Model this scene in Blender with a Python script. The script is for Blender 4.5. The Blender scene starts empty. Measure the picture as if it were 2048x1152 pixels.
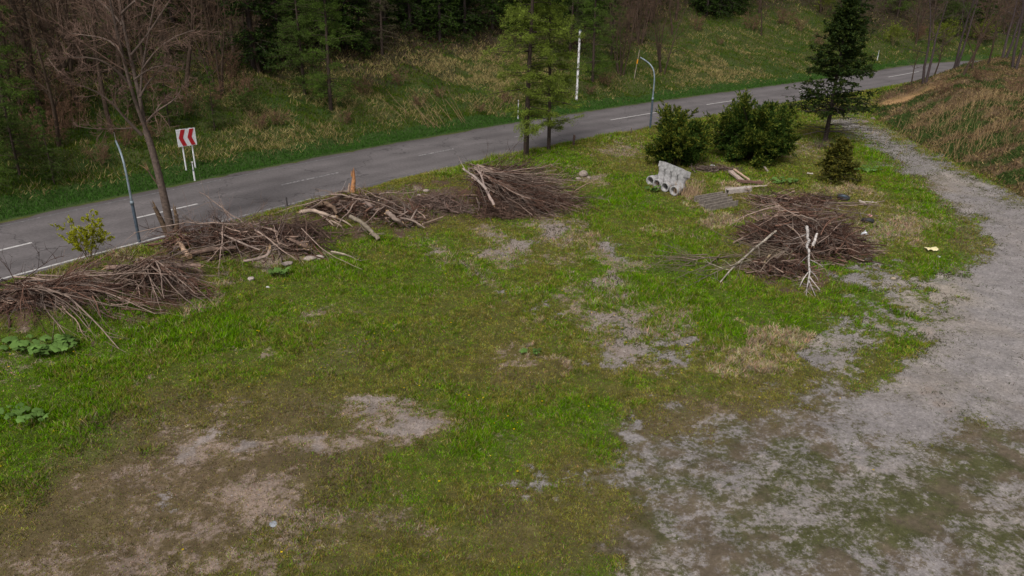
import bpy, math, random
import numpy as np

R = math.radians
SC = bpy.context.scene
COL = SC.collection
rng = np.random.default_rng(7)
random.seed(7)

# ------------------------------------------------------------------ camera
CAM_H, PITCH, ROLL, FPX = 11.0, R(23.0), R(1.05), 1450.0
cp, sp = math.cos(PITCH), math.sin(PITCH)
_fwd = np.array([0, cp, -sp]); _up0 = np.array([0, sp, cp]); _rt0 = np.array([1.0, 0, 0])
cr, sr = math.cos(ROLL), math.sin(ROLL)
_rt = cr * _rt0 + sr * _up0
_up = cr * _up0 - sr * _rt0
CPOS = np.array([0, 0, CAM_H])
cam = bpy.data.cameras.new('camera')
cam.sensor_width = 36.0
cam.lens = FPX / 2048 * 36.0
cam.clip_start, cam.clip_end = 0.1, 2000
camo = bpy.data.objects.new('camera', cam)
COL.objects.link(camo)
from mathutils import Matrix
camo.matrix_world = Matrix(((_rt[0], _up[0], -_fwd[0], 0), (_rt[1], _up[1], -_fwd[1], 0), (_rt[2], _up[2], -_fwd[2], CAM_H), (0, 0, 0, 1)))
SC.camera = camo

# ------------------------------------------------------------------ sky, sun, exposure
SUN_EL, SUN_AZ = R(52), R(200)          # azimuth measured clockwise from +Y
w = bpy.data.worlds.new('World'); SC.world = w; w.use_nodes = True
nt = w.node_tree; nt.nodes.clear()
sky = nt.nodes.new('ShaderNodeTexSky'); sky.sky_type = 'NISHITA'; sky.sun_disc = False
sky.sun_elevation, sky.sun_rotation = SUN_EL, SUN_AZ
sky.air_density, sky.dust_density, sky.ozone_density = 1.0, 3.0, 1.0
hs = nt.nodes.new('ShaderNodeHueSaturation'); hs.inputs['Saturation'].default_value = 0.10
bg = nt.nodes.new('ShaderNodeBackground'); bg.inputs['Strength'].default_value = 0.064
wo = nt.nodes.new('ShaderNodeOutputWorld')
nt.links.new(sky.outputs[0], hs.inputs['Color']); nt.links.new(hs.outputs[0], bg.inputs[0]); nt.links.new(bg.outputs[0], wo.inputs[0])
sun = bpy.data.lights.new('sun', 'SUN'); sun.energy = 1.5; sun.angle = R(14); sun.color = (1.0, 0.95, 0.9)
suno = bpy.data.objects.new('sun', sun); COL.objects.link(suno)
suno.location = (0, 0, 60)
_sd = np.array([math.sin(SUN_AZ) * math.cos(SUN_EL), math.cos(SUN_AZ) * math.cos(SUN_EL), math.sin(SUN_EL)])
from mathutils import Vector
suno.rotation_euler = Vector(-_sd).to_track_quat('-Z', 'Y').to_euler()
SC.view_settings.view_transform = 'Standard'; SC.view_settings.look = 'None'
SC.view_settings.exposure = 0.80; SC.view_settings.gamma = 1.0
SC.view_settings.use_curve_mapping = False
SC.cycles.max_bounces = 5; SC.cycles.diffuse_bounces = 3; SC.cycles.transmission_bounces = 3

# ------------------------------------------------------------------ projection helpers
def rayd(px, py):
    x = (px - 1024) / FPX; y = (576 - py) / FPX
    return _fwd + x * _rt + y * _up

def P(px, py, z=0.0):
    d = rayd(px, py); t = (z - CAM_H) / d[2]
    return CPOS + d * t

def PY(px, py, Y):
    d = rayd(px, py); return CPOS + d * (Y / d[1])

def proj(X, Y, Z):
    dx, dy, dz = X, Y, Z - CAM_H
    f = dx * _fwd[0] + dy * _fwd[1] + dz * _fwd[2]
    f = np.where(f < 0.5, 0.5, f)
    return 1024 + FPX * (dx * _rt[0] + dy * _rt[1] + dz * _rt[2]) / f, 576 - FPX * (dx * _up[0] + dy * _up[1] + dz * _up[2]) / f

def sstep(a, b, x):
    t = np.clip((x - a) / (b - a), 0, 1); return t * t * (3 - 2 * t)

def _hash(ix, iy, s):
    h = (ix.astype(np.int64) * 374761393 + iy.astype(np.int64) * 668265263 + s * 982451653) & 0x7fffffff
    h = ((h ^ (h >> 13)) * 1274126177) & 0x7fffffff
    return ((h ^ (h >> 16)) & 0xffff) / 65535.0

def vnoise(x, y, s=0):
    ix, iy = np.floor(x), np.floor(y); fx, fy = x - ix, y - iy
    fx = fx * fx * (3 - 2 * fx); fy = fy * fy * (3 - 2 * fy)
    a = _hash(ix, iy, s); b = _hash(ix + 1, iy, s); c = _hash(ix, iy + 1, s); d = _hash(ix + 1, iy + 1, s)
    return (a * (1 - fx) + b * fx) * (1 - fy) + (c * (1 - fx) + d * fx) * fy

def fbm(x, y, o=4, s=0):
    v = 0; a = 0.5; t = 0
    for i in range(o):
        v = v + a * vnoise(x * 2 ** i + 17.3 * i, y * 2 ** i - 9.1 * i, s + i); t += a; a *= 0.55
    return v / t

# ------------------------------------------------------------------ road axis (world, fitted to the dashes)
_cpx = [(-300, 571), (0, 502), (275, 437), (420, 403), (560, 370), (688, 345), (832, 311.5), (1000, 279), (1225, 241), (1416, 210), (1600, 181), (1772, 154), (1843, 143)]
_cw = np.array([P(a, b)[:2] for a, b in _cpx])
_pf = np.polyfit(_cw[:, 0], _cw[:, 1], 3, w=[.4, 1, 1, 1, 1, 1, 1, 1, 1, .8, .7, .5, .5])
_rx = np.linspace(-48, 95, 290)
_ry = np.polyval(_pf, _rx)
RC = np.stack([_rx, _ry], 1)
RC = RC[RC[:, 0] < P(1835, 144)[0]]
_a, _b = RC[0] - RC[3], RC[-1] - RC[-4]
_h = math.atan2(_b[1], _b[0]); _tail = [RC[-1]]
for _k in range(90):                                    # beyond the embankment the road bends away to the right
    _h -= R(.95) if _k > 4 else 0
    _h = max(_h, R(-25)); _tail.append(_tail[-1] + np.array([math.cos(_h), math.sin(_h)]) * 1.0)
RC = np.vstack([RC[0] + _a / np.linalg.norm(_a) * 60, RC, _tail[1:]])
RT = np.gradient(RC, axis=0); RT /= np.linalg.norm(RT, axis=1)[:, None]
RN = np.stack([-RT[:, 1], RT[:, 0]], 1)               # points to the far (hill) side
RS = np.concatenate([[0], np.cumsum(np.linalg.norm(np.diff(RC, axis=0), axis=1))])
HW = 4.15

def road_sd(x, y):
    """signed distance to the road axis (positive on the hill side) and the arc position."""
    x = np.asarray(x, float).ravel(); y = np.asarray(y, float).ravel()
    out = np.empty(len(x)); so = np.empty(len(x))
    for i in range(0, len(x), 20000):
        q = np.stack([x[i:i + 20000], y[i:i + 20000]], 1)
        d2 = (q[:, None, 0] - RC[None, :, 0]) ** 2 + (q[:, None, 1] - RC[None, :, 1]) ** 2
        j = d2.argmin(1); v = q - RC[j]
        out[i:i + 20000] = (v * RN[j]).sum(1)
        k = np.abs(out[i:i + 20000]) < 1e-6
        so[i:i + 20000] = RS[j] + (v * RT[j]).sum(1)
        far = np.sqrt(d2.min(1)); sg = np.sign(out[i:i + 20000])
        out[i:i + 20000] = np.where(far > 40, sg * far, out[i:i + 20000])
    return out, so

def poly_sd(px, py, poly):
    """signed distance to a polygon, negative inside."""
    poly = np.array(poly, float); n = len(poly)
    d = np.full(px.shape, 1e18); ins = np.zeros(px.shape, bool)
    for i in range(n):
        a, b = poly[i], poly[(i + 1) % n]; e = b - a
        t = np.clip(((px - a[0]) * e[0] + (py - a[1]) * e[1]) / (e @ e), 0, 1)
        d = np.minimum(d, (px - a[0] - t * e[0]) ** 2 + (py - a[1] - t * e[1]) ** 2)
        c = ((a[1] > py) != (b[1] > py)) & (px < (b[0] - a[0]) * (py - a[1]) / (b[1] - a[1] + 1e-12) + a[0])
        ins ^= c
    d = np.sqrt(d); return np.where(ins, -d, d)

# mound between the gravel track and the road, outlined on the ground
MOUND = np.array([P(a, b)[:2] for a, b in [(1742, 232), (1800, 268), (1900, 318), (2048, 392), (2300, 520)]] + [(75, 40), (95, 60), (105, 110)] + [P(a, b)[:2] for a, b in [(1900, 148), (1820, 168), (1760, 190)]])
BERM = [((-20.5, 27), (-10.5, 29.5)), ((-10.5, 31.0), (-3, 35.5)), ((-3, 37), (2, 38.5))]

def height(x, y, noise=True):
    x = np.asarray(x, float); y = np.asarray(y, float); sh = x.shape
    x = x.ravel(); y = y.ravel()
    d, s = road_sd(x, y)
    e = d - HW
    bank = np.where(e > 0.6, 0.30 * (e - 0.6) + 0.0, 0) * sstep(0, 5, e)
    bank = bank + 0.10 * np.clip(e - 14, 0, 400)
    bank = np.where(e > 90, bank, bank)
    h = bank
    m = poly_sd(x, y, MOUND)
    hm = 2.7 * sstep(0, 7.5, -m) + 0.35 * sstep(0, 1.0, -m) 
    h = h + hm
    if noise:
        a = sstep(0.5, 4, e) * 1.0
        h = h + (fbm(x * .35, y * .35, 3, 5) - .5) * (0.16 + 1.2 * a) * sstep(HW, HW + 2, np.abs(d)) + (fbm(x * .5, y * .5, 3, 9) - .5) * .9 * sstep(0, 3, -m)
        h = h + (fbm(x * 1.6, y * 1.6, 3, 15) - .5) * 0.16 * sstep(HW, HW + 1, np.abs(d))
    # low dirt berm under the brush along the road
    b = sstep(4.2, 1.2, np.abs(d + HW + 3.4)) * sstep(8, -2, x - 2)
    h = h + 0.45 * b * (0.5 + fbm(x * .5, y * .5, 3, 31))
    h = np.where(np.abs(d) < HW + .3, h - 0.07 * sstep(HW + .3, HW - .1, np.abs(d)), h)
    return h.reshape(sh)

def H1(x, y): return float(height(np.array([x]), np.array([y]))[0])

def G(px, py):
    """the point of the ground seen at a pixel."""
    d = rayd(px, py); t = np.linspace(10, 330, 1600)
    q = CPOS + t[:, None] * d
    hit = np.nonzero(q[:, 2] <= height(q[:, 0], q[:, 1]))[0]
    i = hit[0] if len(hit) else 1599
    p = q[i].copy(); p[2] = H1(p[0], p[1]); return p

# ------------------------------------------------------------------ mesh builder
class MB:
    def __init__(s): s.v = []; s.f3 = []; s.f4 = []; s.c = []; s.n = 0
    def add(s, v, f, c):
        v = np.asarray(v, float); f = np.asarray(f, np.int64)
        s.v.append(v); (s.f3 if f.shape[1] == 3 else s.f4).append(f + s.n)
        c = np.asarray(c, float)
        s.c.append(np.broadcast_to(c, (len(v), 3)) if c.ndim == 1 else c); s.n += len(v)
    def tubes(s, Pt, Rd, S, col, cap=None):
        """N tubes of K rings each; col (N,3)."""
        N, K, _ = Pt.shape
        T = np.gradient(Pt, axis=1); T /= np.linalg.norm(T, axis=2)[..., None] + 1e-9
        ref = np.where(np.abs(T[..., 2:3]) > .9, np.array([1., 0, 0]), np.array([0, 0, 1.]))
        ref = np.broadcast_to(ref[:, :1], T.shape)
        u = np.cross(T, ref); u /= np.linalg.norm(u, axis=2)[..., None] + 1e-9
        v = np.cross(T, u)
        a = np.arange(S) * 2 * np.pi / S
        ring = Pt[:, :, None] + Rd[:, :, None, None] * (np.cos(a)[None, None, :, None] * u[:, :, None] + np.sin(a)[None, None, :, None] * v[:, :, None])
        V = ring.reshape(-1, 3)
        base = (np.arange(N) * K * S)[:, None, None]
        k = (np.arange(K - 1) * S)[None, :, None]; i = np.arange(S)[None, None]; j = (i + 1) % S
        f = np.stack([base + k + i, base + k + j, base + k + S + j, base + k + S + i], -1).reshape(-1, 4)
        C = np.repeat(np.broadcast_to(np.asarray(col, float), (N, 3)), K * S, axis=0)
        s.add(V, f, C)
        if cap is not None:
            for e in (0, K - 1):
                vc = np.concatenate([ring[:, e].reshape(N, S, 3) + 0, Pt[:, e][:, None]], 1)
                fi = np.stack([np.arange(S), (np.arange(S) + 1) % S, np.full(S, S)], 1)
                if e == 0: fi = fi[:, ::-1]
                F = (fi[None] + (np.arange(N) * (S + 1))[:, None, None]).reshape(-1, 3)
                s.add(vc.reshape(-1, 3), F, np.asarray(cap, float))
    def blades(s, b, d, ln, wd, col, tipcol=None):
        """single-triangle blades or leaves."""
        N = len(b); d = d / (np.linalg.norm(d, axis=1)[:, None] + 1e-9)
        r = rng.normal(size=(N, 3)); sd = np.cross(d, r); sd /= np.linalg.norm(sd, axis=1)[:, None] + 1e-9
        ln = np.broadcast_to(ln, N)[:, None]; wd = np.broadcast_to(wd, N)[:, None]
        V = np.stack([b - sd * wd * .5, b + sd * wd * .5, b + d * ln], 1).reshape(-1, 3)
        F = np.arange(3 * N).reshape(-1, 3)
        col = np.broadcast_to(col, (N, 3)); tc = col if tipcol is None else np.broadcast_to(tipcol, (N, 3))
        s.add(V, F, np.stack([col, col, tc], 1).reshape(-1, 3))
    def leaves(s, b, d, ln, wd, col):
        """four-cornered leaf faces."""
        N = len(b); d = d / (np.linalg.norm(d, axis=1)[:, None] + 1e-9)
        r = rng.normal(size=(N, 3)); sd = np.cross(d, r); sd /= np.linalg.norm(sd, axis=1)[:, None] + 1e-9
        ln = np.broadcast_to(ln, N)[:, None]; wd = np.broadcast_to(wd, N)[:, None]
        m = b + d * ln * .5
        V = np.stack([b, m - sd * wd * .5, b + d * ln, m + sd * wd * .5], 1).reshape(-1, 3)
        s.add(V, np.arange(4 * N).reshape(-1, 4), np.repeat(np.broadcast_to(col, (N, 3)), 4, axis=0))
    def box(s, c, sx, sy, sz, rot=None, col=(.3, .3, .3), bev=0.0):
        q = np.array([[x, y, z] for z in (-.5, .5) for y in (-.5, .5) for x in (-.5, .5)]) * [sx, sy, sz]
        if rot is not None: q = q @ np.asarray(rot).T
        f = [[0, 2, 3, 1], [4, 5, 7, 6], [0, 1, 5, 4], [2, 6, 7, 3], [0, 4, 6, 2], [1, 3, 7, 5]]
        s.add(q + np.asarray(c), f, np.asarray(col))
    def lathe(s, prof, S, col, M=None):
        """prof: list of (radius, height) turned about z; M 4x4."""
        a = np.arange(S) * 2 * np.pi / S
        V = np.array([[r * math.cos(t), r * math.sin(t), z] for r, z in prof for t in a])
        if M is not None: V = V @ np.array(M)[:3, :3].T + np.array(M)[:3, 3]
        K = len(prof)
        f = [[k * S + i, k * S + (i + 1) % S, (k + 1) * S + (i + 1) % S, (k + 1) * S + i] for k in range(K - 1) for i in range(S)]
        s.add(V, f, np.asarray(col))
    def build(s, name, mat, parent=None, smooth=True, tris_only=False):
        me = bpy.data.meshes.new(name)
        V = np.concatenate(s.v).astype(np.float32)
        f3 = np.concatenate(s.f3) if s.f3 else np.zeros((0, 3), np.int64)
        f4 = np.concatenate(s.f4) if s.f4 else np.zeros((0, 4), np.int64)
        me.vertices.add(len(V)); me.vertices.foreach_set('co', V.ravel())
        li = np.concatenate([f3.ravel(), f4.ravel()]).astype(np.int32)
        me.loops.add(len(li)); me.loops.foreach_set('vertex_index', li)
        st = np.concatenate([np.arange(len(f3)) * 3, len(f3) * 3 + np.arange(len(f4)) * 4]).astype(np.int32)
        me.polygons.add(len(st)); me.polygons.foreach_set('loop_start', st)
        me.polygons.foreach_set('use_smooth', np.full(len(st), smooth, bool))
        me.update(calc_edges=True)
        C = np.concatenate(s.c).astype(np.float32)
        at = me.color_attributes.new('Col', 'FLOAT_COLOR', 'POINT')
        at.data.foreach_set('color', np.concatenate([C, np.ones((len(C), 1), np.float32)], 1).ravel())
        if mat: me.materials.append(mat)
        o = bpy.data.objects.new(name, me); COL.objects.link(o)
        if parent: o.parent = parent
        return o

def tag(o, label=None, cat=None, group=None, kind=None):
    if label: o['label'] = label
    if cat: o['category'] = cat
    if group: o['group'] = group
    if kind: o['kind'] = kind
    return o

def thing(name, loc, label, cat, group=None, rz=0, sc=1.0):
    o = bpy.data.objects.new(name, None); COL.objects.link(o)
    o.empty_display_size = .3
    o.location = loc; o.rotation_euler = (0, 0, rz); o.scale = (sc, sc, sc) if np.isscalar(sc) else sc
    return tag(o, label, cat, group)

def dup(o, parent=None):
    c = o.copy(); COL.objects.link(c)
    if parent: c.parent = parent
    for ch in list(o.children): dup(ch, c)
    return c

# ------------------------------------------------------------------ materials
def newmat(name):
    m = bpy.data.materials.new(name); m.use_nodes = True
    n = m.node_tree; n.nodes.clear()
    out = n.nodes.new('ShaderNodeOutputMaterial')
    b = n.nodes.new('ShaderNodeBsdfPrincipled'); n.links.new(b.outputs[0], out.inputs[0])
    return m, n, b, out

def N(n, t, **kw):
    o = n.nodes.new(t)
    for k, v in kw.items():
        if k in o.inputs: o.inputs[k].default_value = v
        else: setattr(o, k, v)
    return o

def col_mat(name, rough=.9, nscale=6.0, namp=.35, bump=0.0, trans=0.0, spec=.2):
    m, n, b, out = newmat(name)
    at = N(n, 'ShaderNodeAttribute', attribute_name='Col')
    tc = N(n, 'ShaderNodeTexCoord'); nz = N(n, 'ShaderNodeTexNoise'); nz.inputs['Scale'].default_value = nscale; nz.inputs['Detail'].default_value = 4
    n.links.new(tc.outputs['Object'], nz.inputs['Vector'])
    mr = N(n, 'ShaderNodeMapRange'); mr.inputs['From Min'].default_value = .25; mr.inputs['From Max'].default_value = .75
    mr.inputs['To Min'].default_value = 1 - namp; mr.inputs['To Max'].default_value = 1 + namp
    n.links.new(nz.outputs['Fac'], mr.inputs['Value'])
    mx = N(n, 'ShaderNodeVectorMath', operation='SCALE'); n.links.new(at.outputs['Color'], mx.inputs[0]); n.links.new(mr.outputs[0], mx.inputs['Scale'])
    n.links.new(mx.outputs[0], b.inputs['Base Color']); b.inputs['Roughness'].default_value = rough
    b.inputs['Specular IOR Level'].default_value = spec
    if bump:
        bp = N(n, 'ShaderNodeBump'); bp.inputs['Strength'].default_value = bump; bp.inputs['Distance'].default_value = .03
        n.links.new(nz.outputs['Fac'], bp.inputs['Height']); n.links.new(bp.outputs[0], b.inputs['Normal'])
    if trans:
        tr = N(n, 'ShaderNodeBsdfTranslucent'); n.links.new(mx.outputs[0], tr.inputs['Color'])
        ms = N(n, 'ShaderNodeMixShader'); ms.inputs[0].default_value = trans
        n.links.new(b.outputs[0], ms.inputs[1]); n.links.new(tr.outputs[0], ms.inputs[2]); n.links.new(ms.outputs[0], out.inputs[0])
    return m

def plain_mat(name, c, rough=.6, metal=0.0, nscale=8, namp=.2, bump=0.0, c2=None, thr=.6):
    m, n, b, out = newmat(name)
    tc = N(n, 'ShaderNodeTexCoord'); nz = N(n, 'ShaderNodeTexNoise'); nz.inputs['Scale'].default_value = nscale; nz.inputs['Detail'].default_value = 6
    n.links.new(tc.outputs['Object'], nz.inputs['Vector'])
    cr_ = N(n, 'ShaderNodeValToRGB'); n.links.new(nz.outputs['Fac'], cr_.inputs[0])
    k = c2 or tuple(x * (1 - 2 * namp) for x in c)
    cr_.color_ramp.elements[0].position = .3; cr_.color_ramp.elements[0].color = (*c, 1) if c2 else (*k, 1)
    cr_.color_ramp.elements[1].position = thr; cr_.color_ramp.elements[1].color = (*k, 1) if c2 else (*c, 1)
    if c2: cr_.color_ramp.elements[0].position = thr - .06
    n.links.new(cr_.outputs[0], b.inputs['Base Color']); b.inputs['Roughness'].default_value = rough; b.inputs['Metallic'].default_value = metal
    if bump:
        bp = N(n, 'ShaderNodeBump'); bp.inputs['Strength'].default_value = bump; bp.inputs['Distance'].default_value = .02
        n.links.new(nz.outputs['Fac'], bp.inputs['Height']); n.links.new(bp.outputs[0], b.inputs['Normal'])
    return m

M_WOOD = col_mat('bark', .95, 9, .4, .6)
M_TWIG = col_mat('twig', .95, 5, .3)
M_LEAF = col_mat('leaf', .75, 1.2, .25, trans=.3, spec=.08)
M_GRASS = col_mat('grass', .85, 1.5, .15, trans=.25, spec=.04)
M_BIRCH, n, b, _o = newmat('birch bark')
tc = N(n, 'ShaderNodeTexCoord'); mp = N(n, 'ShaderNodeMapping'); mp.inputs['Scale'].default_value = (5, 14, 5); n.links.new(tc.outputs['Object'], mp.inputs[0])
z = N(n, 'ShaderNodeTexNoise'); z.inputs['Scale'].default_value = 1.6; z.inputs['Detail'].default_value = 6; n.links.new(mp.outputs[0], z.inputs['Vector'])
r = N(n, 'ShaderNodeValToRGB'); n.links.new(z.outputs['Fac'], r.inputs[0])
r.color_ramp.elements[0].position = .38; r.color_ramp.elements[0].color = (.10, .08, .07, 1); r.color_ramp.elements[1].position = .50; r.color_ramp.elements[1].color = (.42, .385, .365, 1)
n.links.new(r.outputs[0], b.inputs['Base Color']); b.inputs['Roughness'].default_value = .85
M_CONC = col_mat('concrete', .95, 5.5, .45, .5)
M_STONE = col_mat('stone', .95, 18, .35, .5)
M_STEEL = plain_mat('painted steel', (.23, .28, .32), .5, .2, 5, .2)
M_STEEL_D = plain_mat('dull blue steel', (.085, .115, .15), .55, .2, 5, .25)
M_WHITE = plain_mat('white paint', (.74, .74, .76), .5, 0, 12, .12)
M_PEEL = plain_mat('peeling white paint', (.70, .69, .70), .8, 0, 5.5, .1, c2=(.22, .20, .19), thr=.57)
M_RED = plain_mat('red sheeting', (.42, .012, .018), .45, 0, 10, .08)
M_ORANGE = plain_mat('orange plastic', (.75, .30, .01), .5, 0, 10, .08)
M_RUBBER = plain_mat('black rubber', (.025, .025, .028), .7, 0, 20, .2, .3)
M_PAPER = plain_mat('cream paper', (.80, .70, .40), .9, 0, 10, .06)
M_PLAS = plain_mat('white plastic', (.78, .80, .86), .5, 0, 10, .08)
M_PINK = plain_mat('pink plastic', (.62, .30, .27), .6, 0, 10, .1)

# ground material: vertex colour is the soil, painted darker under lush turf as gap shade; 'grav' adds stone speckle
M_GROUND, n, b, _o = newmat('ground')
at = N(n, 'ShaderNodeAttribute', attribute_name='Col'); 
tc = N(n, 'ShaderNodeTexCoord')
n1 = N(n, 'ShaderNodeTexNoise'); n1.inputs['Scale'].default_value = 9; n1.inputs['Detail'].default_value = 8; n1.inputs['Roughness'].default_value = .75
n2 = N(n, 'ShaderNodeTexVoronoi'); n2.inputs['Scale'].default_value = 22
n3 = N(n, 'ShaderNodeTexNoise'); n3.inputs['Scale'].default_value = 1.1; n3.inputs['Detail'].default_value = 5
for q in (n1, n2, n3): n.links.new(tc.outputs['Object'], q.inputs['Vector'])
r1 = N(n, 'ShaderNodeMapRange'); r1.inputs['From Min'].default_value = .3; r1.inputs['From Max'].default_value = .7; r1.inputs['To Min'].default_value = .68; r1.inputs['To Max'].default_value = 1.32
n.links.new(n1.outputs['Fac'], r1.inputs[0])
vb = N(n, 'ShaderNodeRGBToBW'); n.links.new(n2.outputs['Color'], vb.inputs[0])
r2 = N(n, 'ShaderNodeMapRange'); r2.inputs['To Min'].default_value = .82; r2.inputs['To Max'].default_value = 1.18; n.links.new(vb.outputs[0], r2.inputs[0])
r3 = N(n, 'ShaderNodeMapRange'); r3.inputs['From Min'].default_value = .3; r3.inputs['From Max'].default_value = .7; r3.inputs['To Min'].default_value = .85; r3.inputs['To Max'].default_value = 1.15; n.links.new(n3.outputs['Fac'], r3.inputs[0])
mg = N(n, 'ShaderNodeMix', data_type='FLOAT'); mg.inputs[2].default_value = 1.0; n.links.new(r2.outputs[0], mg.inputs[3])
m1 = N(n, 'ShaderNodeMath', operation='MULTIPLY'); n.links.new(r1.outputs[0], m1.inputs[0]); n.links.new(mg.outputs[0], m1.inputs[1])
m2 = N(n, 'ShaderNodeMath', operation='MULTIPLY'); n.links.new(m1.outputs[0], m2.inputs[0]); n.links.new(r3.outputs[0], m2.inputs[1])
gc = N(n, 'ShaderNodeAttribute', attribute_name='BareCol'); bw = N(n, 'ShaderNodeAttribute', attribute_name='bare')
n4 = N(n, 'ShaderNodeTexNoise'); n4.inputs['Scale'].default_value = 8; n4.inputs['Detail'].default_value = 7; n4.inputs['Roughness'].default_value = .8
n.links.new(tc.outputs['Object'], n4.inputs['Vector'])
k1 = N(n, 'ShaderNodeMath', operation='MULTIPLY_ADD'); n.links.new(n4.outputs['Fac'], k1.inputs[0]); k1.inputs[1].default_value = 4.2; n.links.new(bw.outputs['Fac'], k1.inputs[2])
k2 = N(n, 'ShaderNodeMapRange', interpolation_type='SMOOTHSTEP'); k2.inputs['From Min'].default_value = 2.1 - .35; k2.inputs['From Max'].default_value = 2.1 + .4; n.links.new(k1.outputs[0], k2.inputs[0])
mcx = N(n, 'ShaderNodeMix', data_type='RGBA'); n.links.new(k2.outputs[0], mcx.inputs[0]); n.links.new(at.outputs['Color'], mcx.inputs[6]); n.links.new(gc.outputs['Color'], mcx.inputs[7])
n.links.new(k2.outputs[0], mg.inputs[0])
mx = N(n, 'ShaderNodeVectorMath', operation='SCALE'); n.links.new(mcx.outputs[2], mx.inputs[0]); n.links.new(m2.outputs[0], mx.inputs['Scale'])
n.links.new(mx.outputs[0], b.inputs['Base Color']); b.inputs['Roughness'].default_value = .97; b.inputs['Specular IOR Level'].default_value = .15
bp = N(n, 'ShaderNodeBump'); bp.inputs['Strength'].default_value = .6; bp.inputs['Distance'].default_value = .05
n.links.new(n1.outputs['Fac'], bp.inputs['Height']); n.links.new(bp.outputs[0], b.inputs['Normal'])

# asphalt: grain, wheel-track tone, patches and cracks
M_ASPH, n, b, _o = newmat('asphalt')
tc = N(n, 'ShaderNodeTexCoord'); uv = N(n, 'ShaderNodeAttribute', attribute_name='across')
a1 = N(n, 'ShaderNodeTexNoise'); a1.inputs['Scale'].default_value = 7; a1.inputs['Detail'].default_value = 8; a1.inputs['Roughness'].default_value = .8
a2 = N(n, 'ShaderNodeTexNoise'); a2.inputs['Scale'].default_value = .35; a2.inputs['Detail'].default_value = 5
wv = N(n, 'ShaderNodeTexNoise'); wv.inputs['Scale'].default_value = .8; wv.inputs['Detail'].default_value = 4
for q in (a1, a2, wv): n.links.new(tc.outputs['Object'], q.inputs['Vector'])
vm = N(n, 'ShaderNodeVectorMath', operation='SCALE'); n.links.new(wv.outputs['Color'], vm.inputs[0]); vm.inputs['Scale'].default_value = 2.2
va = N(n, 'ShaderNodeVectorMath', operation='ADD'); n.links.new(tc.outputs['Object'], va.inputs[0]); n.links.new(vm.outputs[0], va.inputs[1])
vo = N(n, 'ShaderNodeTexVoronoi', feature='DISTANCE_TO_EDGE'); vo.inputs['Scale'].default_value = .16; n.links.new(va.outputs[0], vo.inputs['Vector'])
ck = N(n, 'ShaderNodeMapRange'); ck.inputs['From Min'].default_value = .002; ck.inputs['From Max'].default_value = .009; ck.inputs['To Min'].default_value = .6; ck.inputs['To Max'].default_value = 1; n.links.new(vo.outputs['Distance'], ck.inputs[0])
q1 = N(n, 'ShaderNodeMapRange'); q1.inputs['From Min'].default_value = .3; q1.inputs['From Max'].default_value = .7; q1.inputs['To Min'].default_value = .72; q1.inputs['To Max'].default_value = 1.28; n.links.new(a1.outputs['Fac'], q1.inputs[0])
q2 = N(n, 'ShaderNodeMapRange'); q2.inputs['From Min'].default_value = .3; q2.inputs['From Max'].default_value = .7; q2.inputs['To Min'].default_value = .82; q2.inputs['To Max'].default_value = 1.15; n.links.new(a2.outputs['Fac'], q2.inputs[0])
ramp = N(n, 'ShaderNodeValToRGB'); n.links.new(uv.outputs['Fac'], ramp.inputs[0])
ramp.color_ramp.elements[0].position = 0.0; ramp.color_ramp.elements[0].color = (.070, .060, .058, 1)
ramp.color_ramp.elements[1].position = 1.0; ramp.color_ramp.elements[1].color = (.080, .068, .068, 1)
for pos, c in ((.06, .112), (.17, .130), (.25, .106), (.35, .130), (.48, .110), (.56, .130), (.66, .106), (.78, .130), (.92, .106)):
    e_ = ramp.color_ramp.elements.new(pos); e_.color = (c * 1.05, c * .94, c * .95, 1)
f1 = N(n, 'ShaderNodeMath', operation='MULTIPLY'); n.links.new(q1.outputs[0], f1.inputs[0]); n.links.new(q2.outputs[0], f1.inputs[1])
f2 = N(n, 'ShaderNodeMath', operation='MULTIPLY'); n.links.new(f1.outputs[0], f2.inputs[0]); n.links.new(ck.outputs[0], f2.inputs[1])
mx = N(n, 'ShaderNodeVectorMath', operation='SCALE'); n.links.new(ramp.outputs[0], mx.inputs[0]); n.links.new(f2.outputs[0], mx.inputs['Scale'])
n.links.new(mx.outputs[0], b.inputs['Base Color']); b.inputs['Roughness'].default_value = .9; b.inputs['Specular IOR Level'].default_value = .25

# worn road paint
def paint(name, wear):
    m, n, b, _ = newmat(name)
    tc = N(n, 'ShaderNodeTexCoord'); z = N(n, 'ShaderNodeTexNoise'); z.inputs['Scale'].default_value = 5; z.inputs['Detail'].default_value = 8; z.inputs['Roughness'].default_value = .8
    n.links.new(tc.outputs['Object'], z.inputs['Vector'])
    r = N(n, 'ShaderNodeValToRGB'); n.links.new(z.outputs['Fac'], r.inputs[0])
    r.color_ramp.elements[0].position = wear - .1; r.color_ramp.elements[0].color = (.10, .095, .097, 1)
    r.color_ramp.elements[1].position = wear + .1; r.color_ramp.elements[1].color = (.50, .48, .47, 1)
    n.links.new(r.outputs[0], b.inputs['Base Color']); b.inputs['Roughness'].default_value = .8
    return m
M_LINE = paint('road paint', .42); M_LINE_W = paint('worn road paint', .56); M_LINE_X = paint('nearly gone road paint', .64)
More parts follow.
